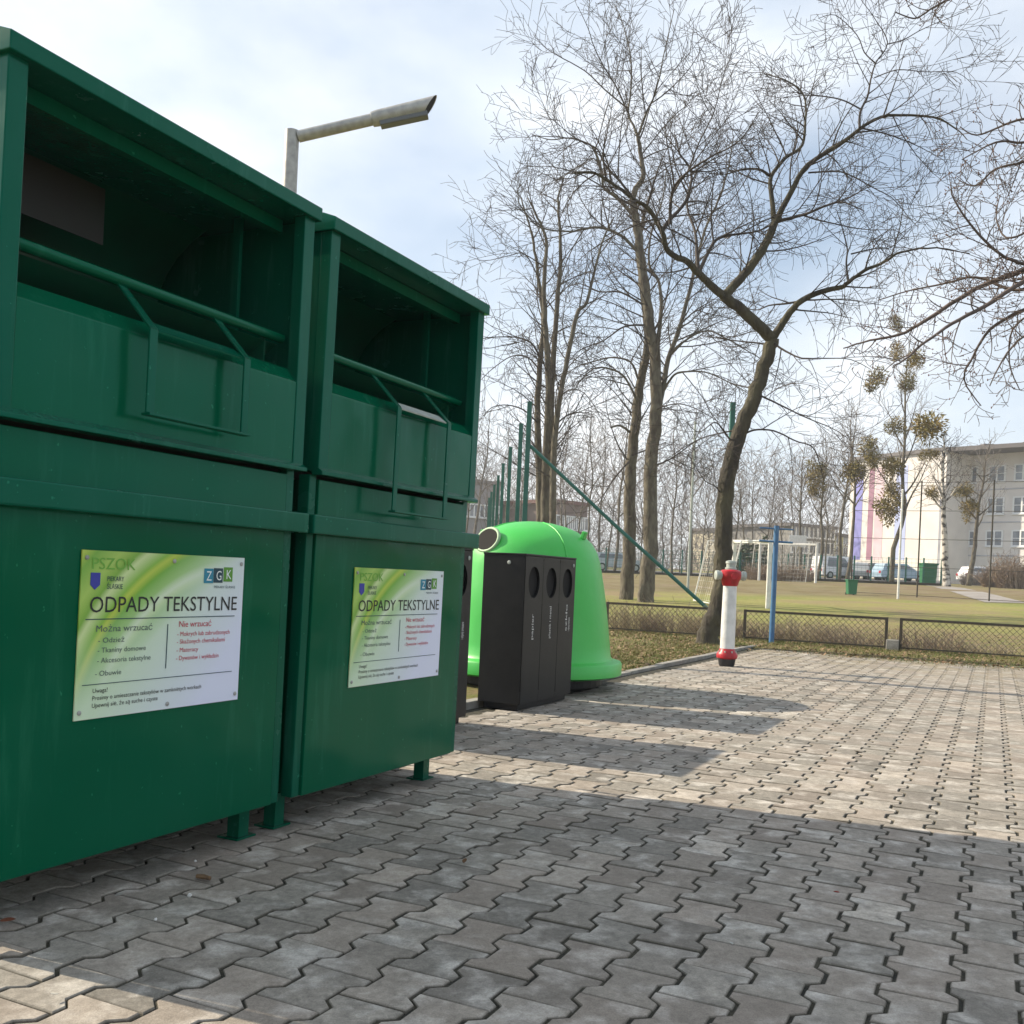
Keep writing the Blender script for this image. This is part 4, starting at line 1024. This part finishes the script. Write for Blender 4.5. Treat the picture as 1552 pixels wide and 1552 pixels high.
# --- budding tree reaching in from the right
def T4():
    Y = 7.4; T = Tree(41, .0023)
    P = dict(lv=3, sp=[.10, .095, .10], len=[(.22, .7), (.10, .34), (.05, .14)], rad=[.0055, .0035, .0026], ang=(35, 75), curl=.9, wig=.15, up=[.0, .25, .25, .2])
    base = Vector((6.2, 7.2, 0)); W = [base+Vector((0, 0, -.1)), base+Vector((-.1, 0, 1.2)), base+Vector((-.2, .1, 2.4)), base+Vector((-.1, .1, 3.6)), base+Vector((.1, 0, 5.2))]
    T.limbw(W, .17, .07, None, 5, True, n=16)
    def lb(px, r0, r1, dY=0., P_=P, src=.55):
        m = len(px); pts = [at(u, v, Y+dY*i/(m-1)) for i, (u, v) in enumerate(px)]
        s = base+Vector((-.15, .1, 1.6+2.6*src)); pts = [s, s.lerp(pts[0], .5)+Vector((0, 0, .12))]+pts
        T.limbw(pts, r0, r1, P_, 4, False, .35, n=7)
    lb([(1600, 380), (1552, 409), (1479, 438), (1406, 484), (1362, 508), (1318, 516), (1278, 528)], .034, .005, .5, src=.4)
    lb([(1600, 400), (1552, 426), (1493, 464), (1444, 490), (1406, 516), (1377, 540), (1353, 557)], .029, .005, -.6, src=.3)
    lb([(1600, 470), (1552, 470), (1500, 500), (1475, 540), (1461, 575), (1487, 615)], .024, .004, .3, src=.2)
    lb([(1600, 410), (1552, 400), (1514, 384), (1476, 347), (1446, 303), (1441, 276)], .022, .004, -.3, src=.5)
    lb([(1600, 330), (1560, 350), (1525, 360), (1510, 330), (1516, 295)], .016, .004, .4, src=.6)
    lb([(1600, 225), (1552, 245), (1508, 256), (1479, 282), (1452, 272)], .020, .004, .3, src=.8)
    lb([(1600, 205), (1552, 216), (1517, 214), (1490, 224), (1458, 242)], .018, .004, -.3, src=.8)
    lb([(1600, 180), (1552, 180), (1515, 192), (1480, 205), (1455, 192)], .018, .004, .2, src=.9)
    lb([(1600, -60), (1500, -30), (1432, 2), (1409, 15), (1385, 28), (1356, 18)], .018, .004, .0, src=1.)
    lb([(1600, 430), (1540, 440), (1480, 420), (1430, 430), (1380, 440), (1330, 455)], .022, .004, .8, src=.4)
    lb([(1600, 500), (1552, 510), (1520, 545), (1500, 585)], .018, .004, -.2, src=.1)
    lb([(1610, 440), (1570, 470), (1535, 500), (1530, 550), (1545, 590)], .016, .004, .5, src=.15)
    # swollen buds
    bd = MB(); rn = random.Random(9); allp = [x for x in T.cr.v if len(x) <= 18]
    for x in rn.sample(allp, min(1500, len(allp))):
        q = x[-3:].mean(0) if rn.random() < .6 else x[3:6].mean(0); r = rn.uniform(.004, .007)
        bd.add([q+np.array(d)*r*k for d, k in (((1, 0, 0), 1), ((-1, 0, 0), 1), ((0, 1, 0), 1), ((0, -1, 0), 1), ((0, 0, 1), 2.), ((0, 0, -1), 1.3))],
               [(0, 2, 4), (2, 1, 4), (1, 3, 4), (3, 0, 4), (2, 0, 5), (1, 2, 5), (3, 1, 5), (0, 3, 5)])
    t = T.finish('budding_tree', 'budding tree whose branches reach in from the right edge', BARK, mat('bud twig', (.085, .066, .058), .85, var=(.13, .10, .085), vscale=6), base)
    bd.v = [x-np.array(tuple(base)) for x in bd.v]; bd.build('buds', mat('buds', (.14, .075, .055), .8), t, fix=False)
T4()
# --- mistletoe ball
def mistletoe(t, c, r, n=420, seed=1):
    """irregular hanging clump: a few merged lobes of forked leafy shoots"""
    rn = random.Random(seed); m = MB(); r *= 1.55
    lobes = [(c, r)]+[(c+Vector((rn.gauss(0, .45), rn.gauss(0, .4), -abs(rn.gauss(0, .55))))*1.0*1 if False else c+Vector((rn.gauss(0, .42), rn.gauss(0, .4), rn.gauss(-.35, .45)))*r, r*rn.uniform(.45, .75)) for _ in range(3)]
    for (lc, lr) in lobes:
        for i in range(int(n*(lr/r)**2)):
            d = rv(rn); rr = lr*(rn.random()**.5); p = lc+Vector((d.x, d.y, d.z))*rr; s = max(.05, r*rn.uniform(.12, .2)); a = (d+rv(rn)*.8).normalized(); b = a.cross(rv(rn)).normalized()
            m.add([tuple(p-b*s*.3), tuple(p+a*s*1.2), tuple(p+b*s*.3), tuple(p-a*s*.5)], [(0, 1, 2, 3)])
    m.v = [x-np.array(tuple(t.location)) for x in m.v]
    m.build('mistletoe', MISTLE, t, fix=False)
def auto_tree(seed, hgt, r0, P, spread=.35, lean=(0, 0), nl=14, base=Vector((0, 0, 0)), crown0=.3, droop=0.):
    T = Tree(seed, P['rmin']); rn = T.rn; n = 7; W = []
    q = base.copy(); q.z -= .15; off = Vector((0, 0, 0))
    for i in range(n+1):
        W.append(base+off+Vector((lean[0]*i/n, lean[1]*i/n, hgt*.95*i/n-.1))); off += Vector((rn.gauss(0, .012), rn.gauss(0, .012), 0))*hgt
    T.limbw(W, r0, r0*.12, P, 3, True, .5, n=7)
    for k in range(nl):
        f = crown0+(.95-crown0)*(k+rn.random())/nl; i = min(n-1, int(f*n)); p = W[i].lerp(W[i+1], f*n-i)
        an = k*2.4+rn.random(); ln = hgt*spread*(1.15-f)*rn.uniform(.7, 1.2)
        d = Vector((math.cos(an), math.sin(an), rn.uniform(.55, 1.3))); L = [p]
        for j in range(4): d = (d.normalized()+rv(rn)*.22+Vector((0, 0, .12-droop*j))); L.append(L[-1]+d.normalized()*ln/4)
        T.limbw(L, r0*(1-f)*.55+.012, .006, P, 3, False, .15, n=5)
    return T
PB = dict(rmin=.011, lv=2, sp=[.55, .42], len=[(.7, 2.2), (.4, 1.2)], rad=[.02, .013], ang=(25, 60), curl=.5, wig=.1, up=[0, .2, .1])
# --- named trees by the school
def school_trees():
    specs = [
        (1436, 905, 54, 640, .23, (-1.2, 0), 'birch with white bark and mistletoe, standing by the green bin before the school', 'birch', BIRCH, [(1409, 648, .62), (1389, 541, .34), (1412, 745, .25), (1405, 690, .25)], .45),
        (1352, 872, 60, 478, .17, (.6, 0), 'bare tree full of mistletoe in front of the striped gable', 'bare_tree', BARK, [(1330, 572, .45), (1376, 576, .36), (1356, 645, .40), (1316, 675, .42), (1324, 695, .35), (1352, 712, .5), (1346, 765, .55), (1352, 742, .4), (1359, 530, .3), (1358, 488, .3)], .25),
        (1468, 880, 66, 650, .20, (.9, 0), 'slim bare tree before the school windows with a mistletoe low on its trunk', 'bare_tree', BARK, [(1469, 770, .42), (1464, 742, .35)], .4),
        (1283, 868, 62, 600, .14, (.2, 0), 'thin tree left of the purple stripe carrying a round mistletoe', 'bare_tree', BARK, [(1293, 718, .52), (1302, 708, .35)], .4),
        (1237, 868, 66, 640, .14, (0, 0), 'thin bare tree with a mistletoe above the far goal', 'bare_tree', BARK, [(1236, 722, .5), (1243, 712, .38), (1232, 745, .25)], .4),
    ]
    for k, (u, v, Y, vt, r0, lean, lab, nm, bark, mist, c0) in enumerate(specs):
        g = onground(u, Y); h = at(u, vt, Y).z-g.z
        T = auto_tree(100+k, h, r0, dict(PB, rmin=.009, sp=[.40, .30]), .34, lean, 16, g, c0, .05 if nm == 'birch' else 0)
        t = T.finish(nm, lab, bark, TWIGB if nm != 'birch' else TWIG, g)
        for j, (mu, mv, mr) in enumerate(mist): mistletoe(t, at(mu, mv, Y-.3), mr, 380, 300+k*20+j)
school_trees()
# --- the wood beyond the pitch
def wood():
    protos = []
    for k in range(5):
        T = auto_tree(200+k, 14., .11+.015*k, PB, .30+.03*(k % 3), (random.Random(k).uniform(-1, 1), 0), 15, Vector((0, 0, 0)), .28+.04*k)
        protos.append(T)
    rn = random.Random(77); objs = []
    places = [(735, 60, 640), (752, 75, 660), (768, 58, 620), (785, 82, 640), (800, 66, 650), (860, 72, 600), (875, 64, 640), (893, 58, 560), (905, 80, 640), (918, 70, 690), (930, 62, 600), (1003, 78, 690),
              (1018, 64, 640), (1030, 84, 700), (1046, 70, 600), (1060, 88, 690), (1072, 66, 680), (1088, 90, 700), (1125, 72, 700), (1142, 86, 690), (1156, 68, 660), (1170, 92, 700), (1186, 74, 650), (1200, 88, 690),
              (1214, 70, 670), (1226, 96, 700), (1250, 76, 660), (1262, 88, 700), (1272, 70, 640), (1108, 60, 720), (945, 90, 660), (970, 76, 640), (845, 90, 650), (720, 84, 600), (700, 62, 640), (1165, 100, 720), (1040, 98, 700)]
    first = {}
    for i, (u, Y, vt) in enumerate(places):
        k = i % 5; g = onground(u, Y); h = at(u, vt+15+rn.uniform(-60, 50), Y).z-g.z; s = h/14.
        if k not in first:
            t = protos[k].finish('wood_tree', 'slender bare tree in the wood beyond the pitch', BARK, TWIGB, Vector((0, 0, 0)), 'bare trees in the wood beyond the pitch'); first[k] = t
        else:
            t = copy_tree(first[k])
        t.location = g; t.rotation_euler = (0, 0, rn.uniform(0, 6.28)); t.scale = (s*rn.uniform(.8, 1.1),)*2+(s,)
        objs.append((u, h, t))
    zones = [(0, 770, 'between the green container and the court posts'), (770, 845, 'behind the several stemmed tree'), (845, 940, 'between the bell tree and the twin trunks'), (940, 1050, 'just right of the twin trunks'),
             (1050, 1115, 'around the dark crooked trunk'), (1115, 1190, 'above the nearer goal'), (1190, 1245, 'above the far goal'), (1245, 1300, 'left of the striped gable'), (1300, 2000, 'in front of the striped gable')]
    rank = ['tallest', 'second tallest', 'third tallest', 'fourth tallest', 'fifth tallest', 'sixth tallest', 'seventh tallest', 'eighth tallest', 'ninth tallest', 'tenth tallest', 'eleventh tallest', 'twelfth tallest']
    for z0, z1, zn in zones:
        for k, (u, h, t) in enumerate(sorted([o for o in objs if z0 <= o[0] < z1], key=lambda o: -o[1])): t['label'] = 'slender bare tree, '+rank[k]+' of those '+zn
wood()
# --- far treeline reading as one brown mass
def treeline():
    rn = random.Random(8); m = MB()
    for i in range(15000):
        u = rn.uniform(640, 1440); Y = rn.uniform(108, 150); g = onground(u, Y); p = g+Vector((0, 0, 15*rn.random()**1.5)); d = (rv(rn)+Vector((0, 0, .9))).normalized(); l = rn.uniform(.8, 2.8)
        m.tube([p, p+d*l], [rn.uniform(.025, .05), .010], 3, cap=False)
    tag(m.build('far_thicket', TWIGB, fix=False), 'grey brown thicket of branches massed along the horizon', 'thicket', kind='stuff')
treeline()
# ------------------------------------------------------------------ shrubs
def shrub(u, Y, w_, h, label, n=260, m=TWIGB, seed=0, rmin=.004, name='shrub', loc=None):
    rn = random.Random(seed); g = loc if loc is not None else onground(u, Y); T = MB()
    t = thing(name, label, 'shrub', g, 0)
    for i in range(n):
        a = rn.uniform(0, 6.28); r = w_*.5*rn.random()**.5*.7; p = Vector((math.cos(a)*r, math.sin(a)*r*.6, -.03)); d = Vector((math.cos(a)*.5*rn.random(), math.sin(a)*.4*rn.random(), 1))
        l = h*rn.uniform(.45, 1.05); pts = [p]; q = p
        for j in range(4): d = (d.normalized()+rv(rn)*.28); q = q+d.normalized()*l/4; pts.append(q)
        T.tube(pts, [rmin*2, rmin*1.6, rmin*1.3, rmin, rmin*.7], 3, cap=False)
        for j in range(4):
            s = pts[rn.randint(1, 4)]; dd = (rv(rn)+Vector((0, 0, .5))).normalized(); T.tube([s, s+dd*l*.18, s+dd*l*.3+rv(rn)*l*.06], rmin*.8, 3, cap=False)
    T.build('branches', m, t, fix=False)
STRAW = mat('dry stems', (.33, .27, .18), .9, var=(.42, .35, .24), vscale=5)
REDTW = mat('reddish twigs', (.24, .18, .14), .9, var=(.34, .27, .20), vscale=3)
SH_ = [(-6.3, 18.45, 1.5, .55, STRAW, 'dry straw coloured shrub behind the chain link right beside the bell'), (-5.5, 18.6, 1.7, .48, REDTW, 'brown shrub behind the chain link, middle of the panel by the bell'),
       (-4.8, 18.5, 1.5, .50, STRAW, 'dry straw shrub behind the chain link left of the dark tree'), (-3.7, 18.4, 1.5, .44, REDTW, 'low brown shrub behind the left end of the panel by the blue post'),
       (-3.0, 18.6, 1.6, .40, STRAW, 'low straw shrub right of the blue post behind the chain link'), (-2.2, 18.4, 1.6, .40, REDTW, 'low brown shrub behind the panel left of the concrete block'),
       (-1.0, 18.4, 1.5, .33, REDTW, 'low brown shrub behind the panel right of the concrete block'), (-.2, 18.6, 1.5, .30, STRAW, 'low straw shrub near the right edge behind the chain link')]
for i, (b, a, w_, h, m_, lab) in enumerate(SH_):
    p = AB(a*H, b*H); shrub(0, 0, w_, h*[1, .8, 1.05, .7][i % 4], lab, 200, m_, 50+i, .0026, loc=Vector((p.x, p.y, 0.02)))
shrub(1512, 60, 2.6, 1.3, 'round reddish bare shrub left of the two by the path end', 300, REDTW, 61, .012)
shrub(1545, 56, 3.4, 1.8, 'larger reddish bare shrub at the right edge before the school', 400, REDTW, 62, .012)
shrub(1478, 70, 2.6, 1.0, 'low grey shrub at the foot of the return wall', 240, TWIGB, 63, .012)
shrub(1180, 54, 5.0, .9, 'wide low brown hedge in front of the far fence behind the goals', 420, REDTW, 64, .012)
def evergreen(u, Y, w_, h, label, seed):
    rn = random.Random(seed); g = onground(u, Y); t = thing('evergreen_bush', label, 'bush', g); m = MB()
    for i in range(1500):
        d = rv(rn); d.z = abs(d.z); rr = rn.random()**.4*(1+.25*math.sin(d.x*7+seed)*math.cos(d.y*5)); p = Vector((d.x*w_/2*rr, d.y*w_/2*rr, d.z*h*rr)); s = .09*rn.uniform(.7, 1.6); a = rv(rn); b = a.cross(rv(rn)).normalized()
        m.add([tuple(p-b*s), tuple(p+a*s), tuple(p+b*s), tuple(p-a*s)], [(0, 1, 2, 3)])
    m.build('foliage', mat('evergreen leaf', (.035, .055, .03), .8, var=(.06, .08, .04), vscale=2), t, fix=False)
    MB().tube([(0, 0, -.1), (0, 0, h*.5)], [.1, .04], 6).build('trunk', BARK, t)
evergreen(1137, 66, 3.4, 2.6, 'dark green bush seen through the nearer goal', 5)
# ------------------------------------------------------------------ grass, leaf litter
def litter():
    rn = random.Random(4)
    gm = mat('grass blade', (.09, .14, .025), .8, var=(.23, .20, .08), vscale=1.6); lm = mat('dead leaf', (.16, .095, .05), .85, var=(.30, .21, .12), vscale=5)
    g = MB(); l = MB(); gv = []; gf = []; lv = []; lf = []
    def spot():
        r = rn.random()
        if r < .38: a = rn.uniform(A_END, A_END+1.9); b = rn.uniform(-5.6, 5)
        elif r < .66: a = rn.uniform(9.3*H, A_END+.3); b = B_KERB-.05-abs(rn.gauss(0, .9))
        elif r < .76: a = A_END-abs(rn.gauss(0, .30)); b = rn.uniform(B_KERB, 5)
        elif r < .88: a = rn.uniform(17.45*H, 18.7*H); b = rn.uniform(-6.2, 2.5)
        else: a = rn.uniform(A_END+1, 23); b = rn.uniform(-9, 6)
        return a, b
    for i in range(52000):
        a, b = spot(); p = AB(a, b); z = gz(p.x, p.y)+.005; h = rn.uniform(.02, .075)*(1 if a < A_END+1.9 else 1.25); an = rn.uniform(0, 6.28); w_ = rn.uniform(.002, .0045)
        if a < A_END and b > B_KERB: h *= .5; z -= .01
        dx, dy = math.cos(an)*w_, math.sin(an)*w_; lx, ly = rn.gauss(0, .35)*h, rn.gauss(0, .35)*h; k = len(gv)
        gv += [(p.x-dx, p.y-dy, z), (p.x+dx, p.y+dy, z), (p.x+lx, p.y+ly, z+h)]; gf.append((k, k+1, k+2))
    for i in range(17000):
        a, b = spot(); p = AB(a, b); z = gz(p.x, p.y)+rn.uniform(.01, .035); s = rn.uniform(.012, .032); an = rn.uniform(0, 6.28); t1, t2 = rn.gauss(0, .5), rn.gauss(0, .5); k = len(lv)
        if a < A_END and b > B_KERB:
            if rn.random() < .5: continue
            z = .012
        for c_, s_ in ((1, 0), (0, .6), (-1, 0), (0, -.6)):
            x, y = s*c_, s*s_; lv.append((p.x+x*math.cos(an)-y*math.sin(an), p.y+x*math.sin(an)+y*math.cos(an), z+x*t1*.7+y*t2*.7))
        lf.append((k, k+1, k+2, k+3))
    tag(g.add(gv, gf).build('grass', gm, fix=False), 'short pale winter grass along the edge of the paving', 'grass', kind='stuff')
    tag(l.add(lv, lf).build('leaf_litter', lm, fix=False), 'dry brown leaves scattered over the grass verge', 'leaves', kind='stuff')
litter()
# loose bits lying on the pavers
def leaf(u, v, s, label, colour, curl=.4, seed=0):
    p = ground_at(u, v); rn = random.Random(seed); m = MB(); V = []; F_ = []; nx = 6
    for i in range(nx+1):
        t = i/nx*2-1; w_ = (1-t*t)**.7*.42
        for j in (-1, 0, 1): V.append((t*s, j*w_*s, .010+abs(j)*curl*s*.5*(1-t*t)+.3*s*t*t*curl))
    for i in range(nx):
        for j in range(2): F_.append((i*3+j, i*3+j+1, (i+1)*3+j+1, (i+1)*3+j))
    o = m.add(V, F_).build('fallen_leaf', mat('fallen leaf', colour, .8, var=tuple(x*.5 for x in colour), vscale=40), smooth=True, fix=False)
    o.location = p; o.rotation_euler = (rn.gauss(0, .1), rn.gauss(0, .1), rn.uniform(0, 6)); tag(o, label, 'leaf', 'fallen leaves on the pavers')
    md = o.modifiers.new('s', 'SOLIDIFY'); md.thickness = .001
leaf(705, 1311, .017, 'curled brown leaf on the pavers in front of the second green container', (.16, .08, .03), .7, 1)
leaf(12, 1402, .018, 'reddish brown leaf near the left edge under the first container', (.22, .07, .03), .6, 2)
leaf(1268, 1358, .011, 'small red leaf on the shaded pavers at right', (.32, .03, .02), .5, 3)
leaf(443, 1375, .010, 'tiny pale leaf in the middle of the shaded pavers', (.5, .48, .42), .5, 4)
leaf(1108, 1437, .010, 'tiny whitish leaf low on the shaded pavers', (.5, .5, .46), .4, 5)
leaf(1300, 1143, .022, 'brown leaf on the sunlit pavers', (.13, .10, .07), .5, 6)
leaf(180, 1363, .012, 'small grey leaf beside the joint below the first container', (.35, .35, .31), .5, 7)
leaf(80, 1515, .009, 'tiny white leaf in the sunlit bottom left corner', (.6, .58, .52), .4, 8)
p = ground_at(308, 1334); st = MB().tube([(-.022, 0, .008), (0, .002, .009), (.022, 0, .008)], [.006, .0075, .006], 8).build('wood_stub', mat('stub', (.20, .12, .06), .8, var=(.08, .05, .03), vscale=60), smooth='auto')
st.location = p; st.rotation_euler = (0, 0, R(-20)); tag(st, 'short brown piece of stick on the pale pavers before the first container', 'stick')
for i, (u, v, r) in enumerate([(287, 1361, .006), (296, 1308, .004), (236, 1397, .004)]):
    p = ground_at(u, v); rn = random.Random(i); m = MB().lathe([(r*.5, 0), (r, r*.5), (r*.8, r*1.2), (r*.2, r*1.5)], 7); m.v[0] = m.v[0]*(1+np.array([[rn.uniform(-.25, .25) for _ in range(3)] for _ in range(len(m.v[0]))]))
    o = m.build('pebble', mat('pebble', (.6, .6, .57), .8)); o.location = p+Vector((0, 0, .003)); tag(o, ['white pebble, largest of three before the first container', 'white pebble beside the brown stick', 'white pebble nearest the bottom of the picture'][i], 'pebble', 'pebbles on the pavers')

# ------------------------------------------------------------------ spring haze
def haze():
    o = MB().box(-520, 520, -520, 520, -1.2, 27).build('haze', None); m = bpy.data.materials.new('haze'); m.use_nodes = True; t = m.node_tree; t.nodes.clear()
    ou = t.nodes.new('ShaderNodeOutputMaterial'); pv = t.nodes.new('ShaderNodeVolumePrincipled'); pv.inputs['Density'].default_value = .0009; pv.inputs['Color'].default_value = (.92, .95, 1, 1); pv.inputs['Anisotropy'].default_value = .2
    t.links.new(pv.outputs[0], ou.inputs['Volume']); o.data.materials.append(m); tag(o, 'thin pale haze in the air over the far side of the pitch', 'haze', kind='stuff')
haze()
